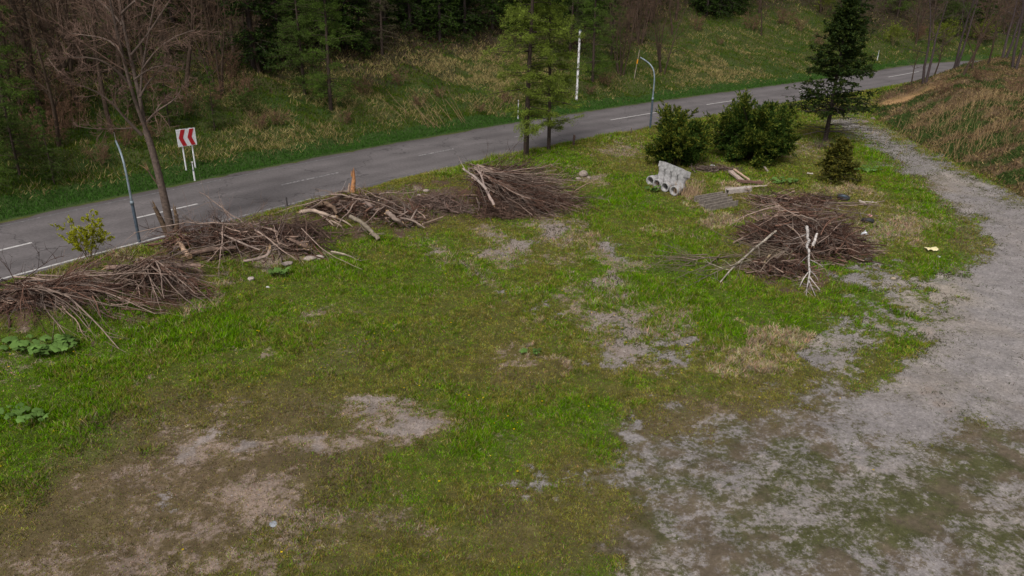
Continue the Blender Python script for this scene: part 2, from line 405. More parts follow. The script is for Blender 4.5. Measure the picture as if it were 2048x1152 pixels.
#@@SETTING
# ------------------------------------------------------------------ ground sheet with its masks
yr = np.concatenate([np.linspace(-14, 10, 16)[:-1], 10 * (72 / 10) ** np.linspace(0, 1, 430)[:-1], np.linspace(72, 110, 110)[:-1], np.linspace(110, 330, 70)])
uc = np.linspace(-1.35, 1.35, 840)
YY, UU = np.meshgrid(yr, uc, indexing='ij')
XX = UU * (np.maximum(YY, 0) * .93 + 9)
shape = XX.shape
ZZ = height(XX, YY)
D_, S_ = road_sd(XX, YY); D_ = D_.reshape(shape); S_ = S_.reshape(shape)
E_ = D_ - HW
MD = poly_sd(XX, YY, MOUND)
# patches are stored by where they lie on the flat field (pixel of the photo -> ground)
PX, PYY = proj(XX, YY, np.zeros(shape))
_sc = np.clip(34 / np.maximum(YY, 8), .3, 2.2)        # ragged outlines: the patches' rims wander by some decimetres
PX = PX + (fbm(XX * .8, YY * .8, 4, 201) - .5) * 95 * _sc + (fbm(XX * 3.1, YY * 3.1, 3, 203) - .5) * 34 * _sc
PYY = PYY + ((fbm(XX * .8, YY * .8, 4, 207) - .5) * 60 + (fbm(XX * 3.1, YY * 3.1, 3, 209) - .5) * 22) * _sc

def ell(cx, cy, rx, ry, a=0, soft=.6):
    c, s = math.cos(R(a)), math.sin(R(a))
    dx, dy = PX - cx, PYY - cy
    r = np.sqrt(((dx * c + dy * s) / rx) ** 2 + ((-dx * s + dy * c) / ry) ** 2)
    return sstep(1 + soft, 1 - soft, r)
def ells(L, soft=.95, boost=1.0):
    m = np.zeros(shape)
    for e in L:
        amp = (e[5] if len(e) > 5 else 1.0) * (boost if e[2] < 80 else 1.0)
        m = np.maximum(m, ell(*e[:5], soft=soft) * amp)
    return m
def fpoly(pts, soft):
    return sstep(soft, -soft, poly_sd(PX, PYY, pts))

fld = (D_ < -HW) & (MD > -.3)
nA = fbm(XX * .55, YY * .55, 4, 41); nB = fbm(XX * 1.7, YY * 1.7, 4, 51); nC = fbm(XX * 4.2, YY * 4.2, 3, 61); nD = fbm(XX * .18, YY * .18, 3, 71); nE = fbm(XX * 8.5, YY * 8.5, 3, 81); nF = nB * .35 + nC * .35 + nE * .3; nG = nB * .2 + nC * .38 + nE * .42

core = fpoly([(1660, 240), (1700, 232), (1745, 250), (1810, 288), (1900, 330), (2048, 402), (2300, 520), (2300, 850), (1960, 850), (1800, 900), (1680, 840), (1660, 770), (1760, 720), (1880, 640), (1905, 600), (1860, 570), (1965, 500), (1942, 440), (1862, 372), (1762, 305)], 70)
lot = fpoly([(1640, 770), (1830, 900), (2048, 850), (2400, 900), (2400, 1500), (1180, 1500), (1220, 1120), (1330, 1010), (1200, 960), (1235, 860), (1300, 850), (1390, 890), (1470, 850), (1580, 810)], 105)
grav_spots = ells([(1700, 670, 70, 32, -10), (1660, 700, 60, 30), (1780, 590, 90, 30, 10, .9), (1720, 560, 70, 16, 10, .9), (1880, 590, 70, 26), (1860, 640, 90, 30), (1100, 985, 45, 20, 0, .9), (1265, 850, 22, 30, 60, .8),
                   (1050, 487, 24, 12), (1225, 498, 30, 12, 0, .9), (920, 540, 55, 9, 28, .8), (990, 590, 18, 9, 20), (1230, 630, 50, 12, 10, .9), (1250, 660, 55, 14, 30), (1330, 690, 40, 24, 0, .9), (1220, 715, 45, 18, 0, .9), (1280, 690, 35, 18),
                   (640, 872, 36, 14, -10, .8), (780, 835, 46, 15, -6, .9), (455, 880, 60, 18, -25, .8), (1105, 630, 22, 8), (1105, 455, 34, 16, 0, .7), (1215, 575, 34, 10, 0, .7), (1010, 498, 40, 16, 0, .7),
                   (400, 905, 40, 16, -30, .8), (350, 1000, 34, 22, 0, .6), (1740, 520, 40, 14, 20, .7)], boost=1.25)
dirt = ells([(430, 890, 110, 42, -25), (640, 870, 60, 26), (790, 838, 78, 30), (545, 1035, 70, 62, -55), (380, 1085, 150, 60, -20, .75), (330, 960, 170, 64, -20, .5), (1095, 735, 52, 9, 32), (920, 530, 85, 14, 28),
             (1010, 500, 55, 24), (1105, 460, 48, 24), (1210, 505, 66, 18, 15), (1215, 577, 46, 14), (1265, 640, 110, 34, 18), (1240, 695, 70, 34), (1020, 720, 24, 10), (400, 612, 34, 7, -50), (440, 575, 34, 12, -25), (590, 525, 70, 12, -8),
             (1250, 300, 50, 14, -8), (1180, 352, 34, 10), (730, 1060, 120, 26, 0, .6), (300, 1130, 260, 50, 0, .6), (1800, 450, 80, 34, 0, .9), (1740, 475, 60, 22, 0, .9), (870, 345, 40, 14, -10, .9), (310, 750, 30, 9, -20, .8), (520, 870, 60, 16, 0, .5), (1610, 300, 40, 20, 0, .6), (985, 470, 30, 8, 20), (1150, 600, 30, 9, 10), (1060, 575, 26, 8, -10), (1320, 650, 50, 14, 10), (1160, 690, 30, 10, 20), (1290, 720, 40, 12, 0), (1120, 520, 26, 8, 15), (1200, 650, 36, 10, 15), (1380, 640, 30, 10, 0), (660, 640, 24, 7, -10), (480, 690, 26, 7, -10), (1240, 540, 30, 8, 10)], boost=1.3)
dry = ells([(920, 525, 80, 11, 28, .8), (1095, 735, 60, 10, 32, .8), (1050, 640, 60, 12, 20, .6), (1215, 577, 40, 9, 0, .7), (440, 580, 40, 11, -25, .8), (400, 612, 30, 7, -50, .8), (740, 1050, 120, 18, 0, .5), (1100, 462, 50, 18, 0, .7), (1010, 500, 48, 18, 0, .6), (1170, 480, 60, 13, 20, .7), (1250, 640, 90, 20, 20, .6), (620, 600, 40, 8, -10, .5), (1300, 470, 50, 10, 10, .5), (1500, 690, 66, 26, -12), (1470, 715, 50, 16, -10, .9), (1560, 690, 50, 22), (1500, 745, 60, 18, 0, .9), (1380, 385, 18, 24), (1430, 440, 34, 14), (1800, 455, 70, 30, 0, .8), (1690, 382, 80, 12, 0, .9), (1480, 372, 44, 10), (1380, 470, 60, 14, 0, .5), (240, 535, 60, 16, -12, .8), (1560, 445, 30, 10, 0, .7)])
brown = ells([(330, 1010, 360, 150, -20, .95), (700, 880, 150, 40, 0, .45), (1400, 840, 190, 52, -6, .6), (1100, 1060, 200, 70, 0, .4), (760, 1090, 200, 60, 0, .35), (1500, 900, 220, 60, -20, .8), (720, 740, 240, 70, -10, .22), (1060, 740, 110, 46, 20, .4), (1930, 470, 26, 90, -30, .6), (1880, 380, 16, 90, -58, .7)])
lush = ells([(1165, 840, 70, 52, 10), (60, 850, 180, 130, -20), (260, 700, 260, 90, -15, .8), (900, 925, 150, 64, -15, .7), (1510, 640, 150, 34, 0), (1300, 540, 140, 60, 0, .8), (700, 560, 260, 60, -8, .6), (1230, 400, 90, 40, 0, .7), (1450, 610, 110, 40), (1880, 430, 80, 40, 40, .9), (1780, 340, 90, 34, 30, .9), (1900, 540, 70, 34, 0, .9), (1720, 610, 90, 26, 10, .8), (1300, 760, 40, 14, 0, .8), (1110, 330, 60, 20, -10), (940, 350, 60, 12, -10, .8), (300, 490, 60, 16, -15, .7), (1690, 520, 110, 34, 0, .7), (600, 920, 90, 60, 0, .2)])
litter = ells([(120, 605, 200, 62, -8), (320, 565, 110, 44, -8), (470, 490, 170, 44, -8), (760, 430, 190, 44, -6), (900, 405, 80, 28), (1035, 395, 120, 46, 4), (1600, 470, 110, 80, 0), (1600, 540, 70, 50), (1540, 420, 90, 26)])
moss = ells([(1800, 1000, 230, 95, -22), (1990, 920, 110, 70, -10), (1990, 1090, 170, 110, 0, .9), (1700, 1080, 140, 70, 0, .8), (1620, 960, 110, 60, -20, .6)])

# the lot is worn along the wheel tracks: its pattern is drawn out in that direction
_tv = P(2000, 700)[:2] - P(1280, 1100)[:2]; _tv /= np.linalg.norm(_tv)
Ta, Tb = XX * _tv[0] + YY * _tv[1], -XX * _tv[1] + YY * _tv[0]
nT = fbm(Ta * .45, Tb * 1.3, 4, 301) * .5 + fbm(Ta * 1.6, Tb * 3.4, 4, 311) * .5
weedy = ells([(1740, 720, 150, 70, -20), (1850, 690, 90, 60, 0, .8), (1790, 600, 70, 40, 0, .7), (1900, 800, 120, 40, -10, .5), (1960, 480, 26, 80, 20, .5)])
r_core = (core - .5) * 1.7 + (nF - .5) * 1.6 - weedy * (.62 + .6 * (.5 - nT))
r_lot = lot * (.50 + .36 * sstep(1250, 1950, PX + .3 * (1000 - PYY))) - .57 + (nT - .5) * 1.7 + (nF - .5) * 2.2 + (nA - .5) * .5 - .48 * moss - 2 * sstep(.2, .0, lot)
r_spot = grav_spots * .95 - .66 + (nF - .5) * 3.6 - 2 * sstep(.15, .02, grav_spots)
r_dirt = dirt * .92 - .66 + (nF - .5) * 3.6 + .5 * (nA - .5) - 2 * sstep(.15, .02, dirt)
stray0 = (nF * .7 + nA * .3 - .64) * 4
r_grav = np.maximum(np.maximum(r_core, r_lot), r_spot)
k_grav = sstep(-.45, .55, r_grav) * fld
k_dirt = sstep(-.5, .7, r_dirt) * fld
stray = sstep(-.2, .25, stray0) * .7 * fld          # small bare scars anywhere in the turf
k_dirt = np.maximum(k_dirt, stray)
k_dry = sstep(.3, .75, dry * .8 + (nF - .5) * 1.8) * sstep(.03, .2, dry) * fld
k_brown = np.clip(brown + (nA - .5) * .9, 0, 1) * sstep(.0, .3, brown)
k_lotb = sstep(.1, .8, lot + (nF - .5) * .9) * fld
k_brown = np.maximum(k_brown, .92 * k_lotb)
k_lush = np.clip(lush * .85 + .34 + (nA - .5) * 1.2 + (nD - .5) * .8 - .55 * k_brown, 0, 1)
k_lit = sstep(.45, .8, litter + (nB - .5) * 1.1 + (nF - .5) * .8) * fld

def mixc(a, c, k): return a * (1 - k[..., None]) + np.asarray(c) * k[..., None]
SOIL = np.array((.075, .052, .034))
C = np.broadcast_to(np.array((.095, .080, .026)), shape + (3,)).copy()
C = mixc(C, (.055, .092, .007), k_lush * .85)  # darker soil under lush grass: shade between the blades put into the colour
C = mixc(C, (.125, .088, .058), k_brown * .75)
C = mixc(C, mixc(np.broadcast_to(np.array((.120, .095, .070)), shape + (3,)), (.062, .068, .026), sstep(.4, .6, nB * .5 + nA * .5 + .12 * moss)), k_lotb * .85)
C = C * (.62 + .76 * nG[..., None])
C = mixc(C, (.31, .235, .15), k_dry * .8)
C = mixc(C, (.085, .052, .038), k_lit * .95)
gcol = mixc(np.broadcast_to(np.array((.222, .201, .198)), shape + (3,)), (.255, .220, .195), sstep(.45, .7, nD * .6 + nA * .4))
gcol = gcol * (.66 + .36 * nC[..., None] + .30 * nT[..., None])
kk = (k_grav / (k_grav + k_dirt + 1e-4))[..., None]
BC = np.array((.225, .170, .137)) * (1 - kk) + gcol * kk
RAW = np.maximum(np.maximum(r_grav, r_dirt), stray0 - .1)
RAW = np.where(fld, np.clip(RAW, -3, 3), -3)
# gravel track is greyer towards the road; two faint wheel ruts of bare stone
pal = ell(1880, 590, 110, 22, 4) * fld
BC = mixc(BC, (.33, .28, .225), pal * .6)
dust = ells([(2000, 600, 60, 40, 0, .6), (1990, 720, 90, 60, 0, .5)]) * fld
BC = mixc(BC, (.29, .27, .265), dust * .6)
# road shoulder, far verge, hill
sh = sstep(.9, .2, np.abs(D_ + HW + .3)) * sstep(.35, .6, nB + .1)
C = mixc(C, (.075, .058, .048), sh)
hill = sstep(-.1, .4, E_)
hc = np.broadcast_to(np.array((.060, .062, .022)), shape + (3,)).copy()
hc = mixc(hc, (.035, .055, .014), sstep(.4, .65, nA))
wide = 9 * sstep(14, 22, XX) * sstep(62, 48, XX)        # the right clearing reaches further up
hc = mixc(hc, (.038, .028, .018), sstep(8, 15, E_ - wide + 10 * (nD - .5)))
hc = mixc(hc, (.035, .062, .015), sstep(4.5, 1.5, E_ + 3 * (nA - .5)))
C = C * (1 - hill[..., None]) + hc * hill[..., None]
# mound: leaf litter, dry stems and a torn scarp of clay
mk = sstep(.2, -.6, MD)
mc = np.broadcast_to(np.array((.11, .074, .042)), shape + (3,)).copy()
mc = mixc(mc, (.145, .10, .058), sstep(.45, .65, nB))
mc = mixc(mc, (.045, .068, .016), sstep(.52, .64, nA + .16 * sstep(4, 1, -MD)))
C = C * (1 - mk[..., None]) + mc * mk[..., None]
SCARP = G(1812, 198)
scp = sstep(1.9, .7, np.sqrt(((XX - SCARP[0]) / 2.3) ** 2 + ((YY - SCARP[1]) / 2.4) ** 2) + (nB - .5) * 1.2)
C = mixc(C, (.33, .20, .095), scp)
ZZ = ZZ - .35 * scp

def grid_objects():
    nr, nc = shape
    idx = np.arange(nr * nc).reshape(shape)
    quads = np.stack([idx[:-1, :-1], idx[:-1, 1:], idx[1:, 1:], idx[1:, :-1]], -1).reshape(-1, 4)
    fc = lambda A: (A[:-1, :-1] + A[1:, 1:]).ravel() / 2
    kind = np.zeros(len(quads), int)
    kind[(fc(core) > .5) & (fc(D_) < -HW) & (fc(MD) > -.2)] = 1
    kind[fc(E_) > 0] = 2
    kind[(fc(MD) < -.2) & (fc(D_) < 0)] = 3
    V = np.stack([XX, YY, ZZ], -1).reshape(-1, 3); CC = np.clip(C, 0, 1).reshape(-1, 3)
    for k, nm in enumerate(('ground', 'gravel_path', 'hillside', 'embankment')):
        q = quads[kind == k]; u, inv = np.unique(q, return_inverse=True)
        m = MB(); m.add(V[u], inv.reshape(-1, 4), CC[u])
        o = m.build(nm, M_GROUND); o['kind'] = 'structure'
        a = o.data.attributes.new('bare', 'FLOAT', 'POINT'); a.data.foreach_set('value', RAW.ravel()[u].astype(np.float32))
        a = o.data.attributes.new('BareCol', 'FLOAT_COLOR', 'POINT'); bc = BC.reshape(-1, 3)[u].astype(np.float32)
        a.data.foreach_set('color', np.concatenate([bc, np.ones((len(bc), 1), np.float32)], 1).ravel())
grid_objects()

# ------------------------------------------------------------------ road sheet and its markings
def strip(name, d0, d1, s0, s1, z, mat, step=.8, jit=0.0, across=False):
    ss = np.arange(s0, s1 + 1e-6, max(.2, min(step, (s1 - s0) / 2)))
    cx = np.interp(ss, RS, RC[:, 0]); cy = np.interp(ss, RS, RC[:, 1])
    nx = np.interp(ss, RS, RN[:, 0]); ny = np.interp(ss, RS, RN[:, 1])
    ds = np.linspace(d0, d1, 13 if across else 2)
    V = []; A = []
    j0 = (fbm(ss * 1.4, ss * 0 + 3, 3, 3) - .5) * jit; j1 = (fbm(ss * 1.4, ss * 0 + 30, 3, 8) - .5) * jit
    for i in range(len(ss)):
        for k, d in enumerate(ds):
            dd = d + (j0[i] if k == 0 else 0) + (j1[i] if k == len(ds) - 1 else 0)
            V.append((cx[i] + nx[i] * dd, cy[i] + ny[i] * dd, z)); A.append((d - d0) / (d1 - d0))
    m = len(ds)
    F = [[i * m + k, (i + 1) * m + k, (i + 1) * m + k + 1, i * m + k + 1] for i in range(len(ss) - 1) for k in range(m - 1)]
    b = MB(); b.add(V, [f[::-1] for f in F], (.1, .1, .1)); o = b.build(name, mat)
    if across:
        a = o.data.attributes.new('across', 'FLOAT', 'POINT'); a.data.foreach_set('value', np.array(A, np.float32))
    o['kind'] = 'structure'; return o
strip('road', -HW - .15, HW, 2, RS[-1] - 2, .02, M_ASPH, .4, .7, True)
def s_of(px, py):
    p = P(px, py); return road_sd([p[0]], [p[1]])[1][0]
for k, (a, b2) in enumerate([((-330, 575), (-160, 540)), ((-60, 517), (105, 479)), ((275, 437), (420, 403)), ((560, 370), (688, 345)), ((832, 311), (922, 297)), ((1030, 275), (1095, 263)), ((1225, 241), (1322, 224)), ((1416, 210), (1490, 196)), ((1598, 182), (1660, 172)), ((1772, 154), (1846, 143))]):
    strip('road_marking', -.085, .085, s_of(*a), s_of(*b2), .024, M_LINE_W if k in (3, 4, 5) else M_LINE)
se = [s_of(-400, 650), s_of(440, 449), s_of(690, 385), s_of(1010, 318), s_of(1500, 225), s_of(1900, 150)]
for i in range(5):
    if i != 3: strip('road_marking', -3.62, -3.47, se[i], se[i + 1], .024, (M_LINE, M_LINE_W, M_LINE_X, M_LINE_X, M_LINE_X)[i])
strip('road_marking', 3.45, 3.6, s_of(-300, 500), s_of(700, 300), .024, M_LINE_X)

# ------------------------------------------------------------------ grass blades (uncountable: one object each for field and hill)
def cellpick(wt, n):
    pcell = np.clip(wt, 0, None).ravel(); pcell = pcell / pcell.sum()
    cdf = np.cumsum(pcell); c = np.searchsorted(cdf, rng.random(n) * cdf[-1])
    c = np.minimum(c, len(pcell) - 1)
    i, j = np.divmod(c, shape[1] - 1); fu, fv = rng.random(n), rng.random(n)
    def L(A): return (A[i, j] * (1 - fu) + A[i, j + 1] * fu) * (1 - fv) + (A[i + 1, j] * (1 - fu) + A[i + 1, j + 1] * fu) * fv
    return L
area = ((XX[:-1, 1:] - XX[:-1, :-1]) * (YY[1:, :-1] - YY[:-1, :-1]))
dist = np.sqrt(XX ** 2 + YY ** 2 + (ZZ - CAM_H) ** 2)[:-1, :-1]
pxa, pya = proj(XX, YY, ZZ)
inv = ((pxa > -150) & (pxa < 2200) & (pya > -80) & (pya < 1260) & (YY > 4))[:-1, :-1]
c1 = lambda A: A[:-1, :-1]

weed = sstep(.56, .66, nB * .5 + nC * .5 + .06 * moss) * (.35 + moss)
gd = np.clip(1 - .97 * k_grav, 0, 1) * np.clip(1 - .6 * k_dirt, 0, 1) * np.clip(1 - .85 * k_lit, 0, 1) * np.clip(1 - .35 * k_brown, .3, 1) * np.clip(1 - .35 * k_lotb, 0, 1) + .35 * weed * k_grav
gd = gd * (.35 + .9 * sstep(.3, .6, nC * .5 + nB * .5))
wt = area * c1(gd * (D_ < -HW + .1)) / dist ** 1.7 * inv * (c1(MD) > -.2)
NF = 900000
L = cellpick(wt, NF)
x, y, z = L(XX), L(YY), L(ZZ); lu = L(k_lush); br = L(k_brown); dr = L(k_dry); gv = L(k_grav); ms = L(moss); dt = L(k_dirt); ds_ = np.sqrt(x * x + y * y + 100)
tall = fbm(x * .9, y * .9, 3, 91)
r0 = rng.random(NF)
cl = fbm(x * 2.6, y * 2.6, 3, 141); cl2 = fbm(x * 7.5, y * 7.5, 2, 151)
colA = np.where((r0 < lu * .95 + .9 * (cl - .5) - .06)[:, None], np.array((.130, .255, .005)), np.array((.225, .218, .040)))
colA = np.where((rng.random(NF) < .10)[:, None], np.array((.33, .27, .13)), colA)
colA = np.where((rng.random(NF) < br * .75)[:, None], np.array((.180, .128, .078)), colA)
colA = np.where((rng.random(NF) < np.maximum(dr * .85, dt * .35))[:, None], np.array((.46, .35, .23)), colA)
lt = L(k_lotb)
colA = np.where((lt > .4)[:, None], np.where((rng.random(NF) < .30)[:, None], np.array((.095, .150, .018)), np.where((rng.random(NF) < .5)[:, None], np.array((.075, .075, .026)), np.array((.095, .068, .045)))), colA)
colA = np.where((gv > .5)[:, None], np.where((rng.random(NF) < .55)[:, None], np.array((.065, .085, .022)), np.array((.075, .055, .036))), colA)
colA = colA * rng.uniform(.6, 1.35, NF)[:, None] * (.35 + 1.25 * cl2)[:, None] * (1 + .12 * rng.normal(size=(NF, 3))).clip(.6, 1.4)
hgt = (.06 + .12 * lu * sstep(.35, .65, tall) + .10 * dr) * rng.uniform(.6, 1.5, NF) * np.where(gv > .5, .6, 1) * np.where(br > .6, .75, 1) * np.where(lt > .4, .6, 1)
near_road = np.exp(-np.abs(road_sd(x, y)[0] + HW + .8) / .8)
hgt = hgt * (1 + 1.2 * near_road)
dirn = np.stack([rng.normal(size=NF) * .75, rng.normal(size=NF) * .75, np.ones(NF)], 1)
m = MB(); m.blades(np.stack([x, y, z - .012], 1), dirn, hgt * (1 + .4 * (ds_ - 20) / 40).clip(.9, 1.6), .022 * (ds_ / 20) ** .7, colA * .62, colA * 1.3)  # roots darkened, tips brightened: light and shade put into the blade colour
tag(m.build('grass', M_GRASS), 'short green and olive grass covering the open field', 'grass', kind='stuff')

# hill and verge grass with dead tufts
dens = sstep(.2, .8, E_) * np.where(E_ < 4, 1.0, .75) * sstep(34, 10, E_ - wide)
wt = area * c1(dens) / dist ** 1.5 * inv
NH = 330000
L = cellpick(wt, NH)
x, y, z = L(XX), L(YY), L(ZZ); e = L(E_); na = L(nA)
tuft = fbm(x * .6, y * .6, 4, 111); t2 = fbm(x * .22, y * .22, 3, 117)
px_, py_ = proj(x, y, z)
dry_zone = np.exp(-((px_ - 950) / 190) ** 2) * np.exp(-((py_ - 130) / 70) ** 2) + .8 * np.exp(-((px_ - 1440) / 90) ** 2) * np.exp(-((py_ - 140) / 40) ** 2) + .45 * np.exp(-((px_ - 590) / 130) ** 2)  # where the pale dead tufts grow thickest
isdry = sstep(.42, .56, tuft + .18 * (t2 - .5) + .13 * dry_zone - .05) * sstep(1.2, 3.5, e) * (.25 + .75 * np.clip(dry_zone, 0, 1)) 
dd = rng.random(NH) < isdry * .85
colA = np.where(dd[:, None], np.array((.38, .30, .13)), np.where((rng.random(NH) < .6)[:, None], np.array((.052, .112, .008)), np.array((.105, .125, .014))))
colA = np.where((e < 2.6)[:, None] & ~dd[:, None], np.array((.050, .125, .018)), colA)
forest = (rng.random(NH) < sstep(10, 20, e - L(wide)) * .7)
colA = np.where(forest[:, None], np.array((.065, .046, .026)), colA)
colA = colA * rng.uniform(.6, 1.35, NH)[:, None]
hgt = np.where(dd, rng.uniform(.25, .5, NH), rng.uniform(.10, .30, NH)) * np.where(e < 2.6, .8, 1) * np.where(forest, .5, 1)
lean = np.where(dd, 1.0, .55)
dirn = np.stack([rng.normal(size=NH) * lean * .8, rng.normal(size=NH) * lean * .8 - .3 * dd, np.ones(NH)], 1)
m = MB(); m.blades(np.stack([x, y, z - .02], 1), dirn, hgt, .045 * (np.sqrt(x * x + y * y) / 55) ** .7, colA * .75, colA * 1.15)  # weaker painted shading here: darker roots, lighter tips
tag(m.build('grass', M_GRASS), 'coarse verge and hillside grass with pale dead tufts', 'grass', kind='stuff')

# dry stems and leaf litter on the embankment, and litter under the trees
wt = area * c1((MD < .3) * (D_ < -HW) * (1 - scp)) / dist ** 1.3 * inv
NM = 110000
L = cellpick(wt, NM); x, y, z = L(XX), L(YY), L(ZZ); na = L(nA); nb = L(nB)
r0 = rng.random(NM)[:, None]
strw = L(nD) * .5 + L(nB) * .5
colA = np.where(r0 < .34, np.array((.20, .125, .068)), np.where(r0 < .58, np.array((.10, .064, .040)), np.where(r0 < .78 + .8 * (strw[:, None] - .45), np.array((.38, .28, .13)), np.array((.060, .085, .020)))))
colA = np.where((na + .10 * sstep(-4.5, -1, L(MD)) > .585)[:, None] & (rng.random(NM) < .75)[:, None], np.array((.045, .085, .018)), colA) * rng.uniform(.6, 1.3, NM)[:, None]
dirn = np.stack([rng.normal(size=NM) * 1.1, rng.normal(size=NM) * 1.1 - .3, np.full(NM, .9)], 1)
m = MB(); m.leaves(np.stack([x, y, z - .01], 1), dirn, rng.uniform(.12, .40, NM), rng.uniform(.02, .055, NM), colA)
tag(m.build('leaf_litter', M_GRASS), 'brown dead stems and leaf litter on the embankment', 'leaf litter', kind='stuff')
wt = area * c1(sstep(9, 16, E_ - wide + 8 * (nD - .5)) * sstep(60, 30, E_)) / dist ** 1.3 * inv
NM = 60000
L = cellpick(wt, NM); x, y, z = L(XX), L(YY), L(ZZ)
r0 = rng.random(NM)[:, None]
colA = np.where(r0 < .5, np.array((.065, .042, .026)), np.where(r0 < .75, np.array((.10, .066, .036)), np.array((.035, .062, .014)))) * rng.uniform(.6, 1.4, NM)[:, None]
dirn = np.stack([rng.normal(size=NM), rng.normal(size=NM) - .3, np.full(NM, .7)], 1)
m = MB(); m.leaves(np.stack([x, y, z - .01], 1), dirn, rng.uniform(.15, .5, NM), rng.uniform(.05, .12, NM), colA)
tag(m.build('leaf_litter', M_GRASS), 'dark leaf litter and low growth under the forest trees', 'leaf litter', kind='stuff')

# small stones over the gravel
wt = area * c1(k_grav * .9 + .25 * k_dirt) / dist ** 1.6 * inv
NS = 16000
L = cellpick(wt, NS); x, y, z = L(XX), L(YY), L(ZZ)
ico = np.array([[1, 0, 0], [-1, 0, 0], [0, 1, 0], [0, -1, 0], [0, 0, 1], [0, 0, -.4]], float)
fi = np.array([[0, 2, 4], [2, 1, 4], [1, 3, 4], [3, 0, 4], [2, 0, 5], [1, 2, 5], [3, 1, 5], [0, 3, 5]])
sz = (.007 + .018 * rng.random(NS) ** 4) * (np.sqrt(x * x + y * y) / 20) ** .5
V = ico[None] * (sz[:, None, None] * rng.uniform(.6, 1.4, (NS, 6, 1)) * np.array([1.3, 1.0, .7])) + np.stack([x, y, z + .003], 1)[:, None]
F = (fi[None] + (np.arange(NS) * 6)[:, None, None]).reshape(-1, 3)
cs = np.array((.25, .23, .22)) * rng.uniform(.6, 1.3, NS)[:, None]
m = MB(); m.add(V.reshape(-1, 3), F, np.repeat(cs, 6, 0))
tag(m.build('gravel', M_STONE, smooth=False), 'small grey stones scattered over the bare gravel', 'gravel', kind='stuff')

# dandelions
wt = area * c1(np.clip(gd, 0, 1) * fld * (.15 + 1.2 * sstep(.55, .7, nD * .5 + nA * .5)) * (1 - .8 * k_brown)) / dist ** 1.2 * inv
ND = 420
L = cellpick(wt, ND); x, y, z = L(XX), L(YY), L(ZZ)
a = np.arange(6) * np.pi / 3
disc = np.concatenate([np.stack([np.cos(a), np.sin(a), 0 * a], 1), [[0, 0, .35]]])
V = disc[None] * (.015 + .018 * rng.random(ND))[:, None, None] + np.stack([x, y, z + .07 + .06 * rng.random(ND)], 1)[:, None]
F = np.array([[i, (i + 1) % 6, 6] for i in range(6)])
m = MB(); m.add(V.reshape(-1, 3), (F[None] + (np.arange(ND) * 7)[:, None, None]).reshape(-1, 3), np.repeat(np.array((.62, .44, .01)) * rng.uniform(.6, 1.1, ND)[:, None], 7, 0))
tag(m.build('dandelions', M_GRASS), 'tiny yellow dandelion flowers dotted through the grass', 'flowers', kind='stuff')
#@@OBJECTS
# ================================================================== growing branches
import zlib
def reseed(*k):
    global rng
    rng = np.random.default_rng(zlib.crc32(repr(k).encode()))
def grow(st, d, ln, r0, K, wig=.12, up=0.0, taper=.25):
    Nn = len(st); Q = np.zeros((Nn, K, 3)); Q[:, 0] = st
    d = d / (np.linalg.norm(d, axis=1)[:, None] + 1e-9)
    up = np.broadcast_to(np.asarray(up, float), (Nn,))
    for k in range(1, K):
        d = d + wig * rng.normal(size=(Nn, 3)); d[:, 2] += up
        d /= np.linalg.norm(d, axis=1)[:, None]
        Q[:, k] = Q[:, k - 1] + d * (ln / (K - 1))[:, None]
    Rr = r0[:, None] * (1 - (1 - taper) * np.linspace(0, 1, K))
    return Q, Rr

def sprout(Q, Rr, n, t0, t1, ang, angs, lr, shape_=.5, rr=.6, K=4, wig=.12, up=0.0, taper=.25, rmin=.004, flat=0.0):
    Nn, KK, _ = Q.shape
    pl = np.linalg.norm(np.diff(Q, axis=1), axis=2).sum(1)
    t = rng.uniform(t0, t1, (Nn, n)); u = t * (KK - 1); i = np.minimum(u.astype(int), KK - 2); f = (u - i)[..., None]
    a = np.arange(Nn)[:, None]
    pos = Q[a, i] * (1 - f) + Q[a, i + 1] * f
    T = Q[a, i + 1] - Q[a, i]; T /= np.linalg.norm(T, axis=2)[..., None] + 1e-9
    rd = rng.normal(size=T.shape); rd[..., 2] *= (1 - flat)
    p = rd - (rd * T).sum(2)[..., None] * T; p /= np.linalg.norm(p, axis=2)[..., None] + 1e-9
    an = rng.normal(ang, angs, (Nn, n))[..., None]
    d = np.cos(an) * T + np.sin(an) * p
    ln = pl[:, None] * lr * rng.uniform(.6, 1.3, (Nn, n)) * (1 - shape_ * (t - t0) / max(1e-6, t1 - t0))
    rl = Rr[a, i] * (1 - f[..., 0]) + Rr[a, i + 1] * f[..., 0]
    r0 = np.maximum(rl * rr * rng.uniform(.7, 1.0, (Nn, n)), rmin)
    return grow(pos.reshape(-1, 3), d.reshape(-1, 3), ln.ravel(), r0.ravel(), K, wig, up, taper)

def jcol(c, n_, a=.25): return np.asarray(c) * rng.uniform(1 - a, 1 + a, n_)[:, None]
def pts_on(Q, n, t0=0.0, t1=1.0):
    Nn, KK, _ = Q.shape
    t = rng.uniform(t0, t1, (Nn, n)); u = t * (KK - 1); i = np.minimum(u.astype(int), KK - 2); f = (u - i)[..., None]
    a = np.arange(Nn)[:, None]
    T = Q[a, i + 1] - Q[a, i]; T /= np.linalg.norm(T, axis=2)[..., None] + 1e-9
    return (Q[a, i] * (1 - f) + Q[a, i + 1] * f).reshape(-1, 3), T.reshape(-1, 3)
def one(pts): return np.asarray(pts, float)[None]
def resample(pts, K):
    pts = np.asarray(pts, float); s = np.concatenate([[0], np.cumsum(np.linalg.norm(np.diff(pts, axis=0), axis=1))])
    q = np.linspace(0, s[-1], K)
    # smooth the polyline a little
    o = np.stack([np.interp(q, s, pts[:, k]) for k in range(3)], 1)
    for _ in range(2): o[1:-1] = .25 * o[:-2] + .5 * o[1:-1] + .25 * o[2:]
    return o

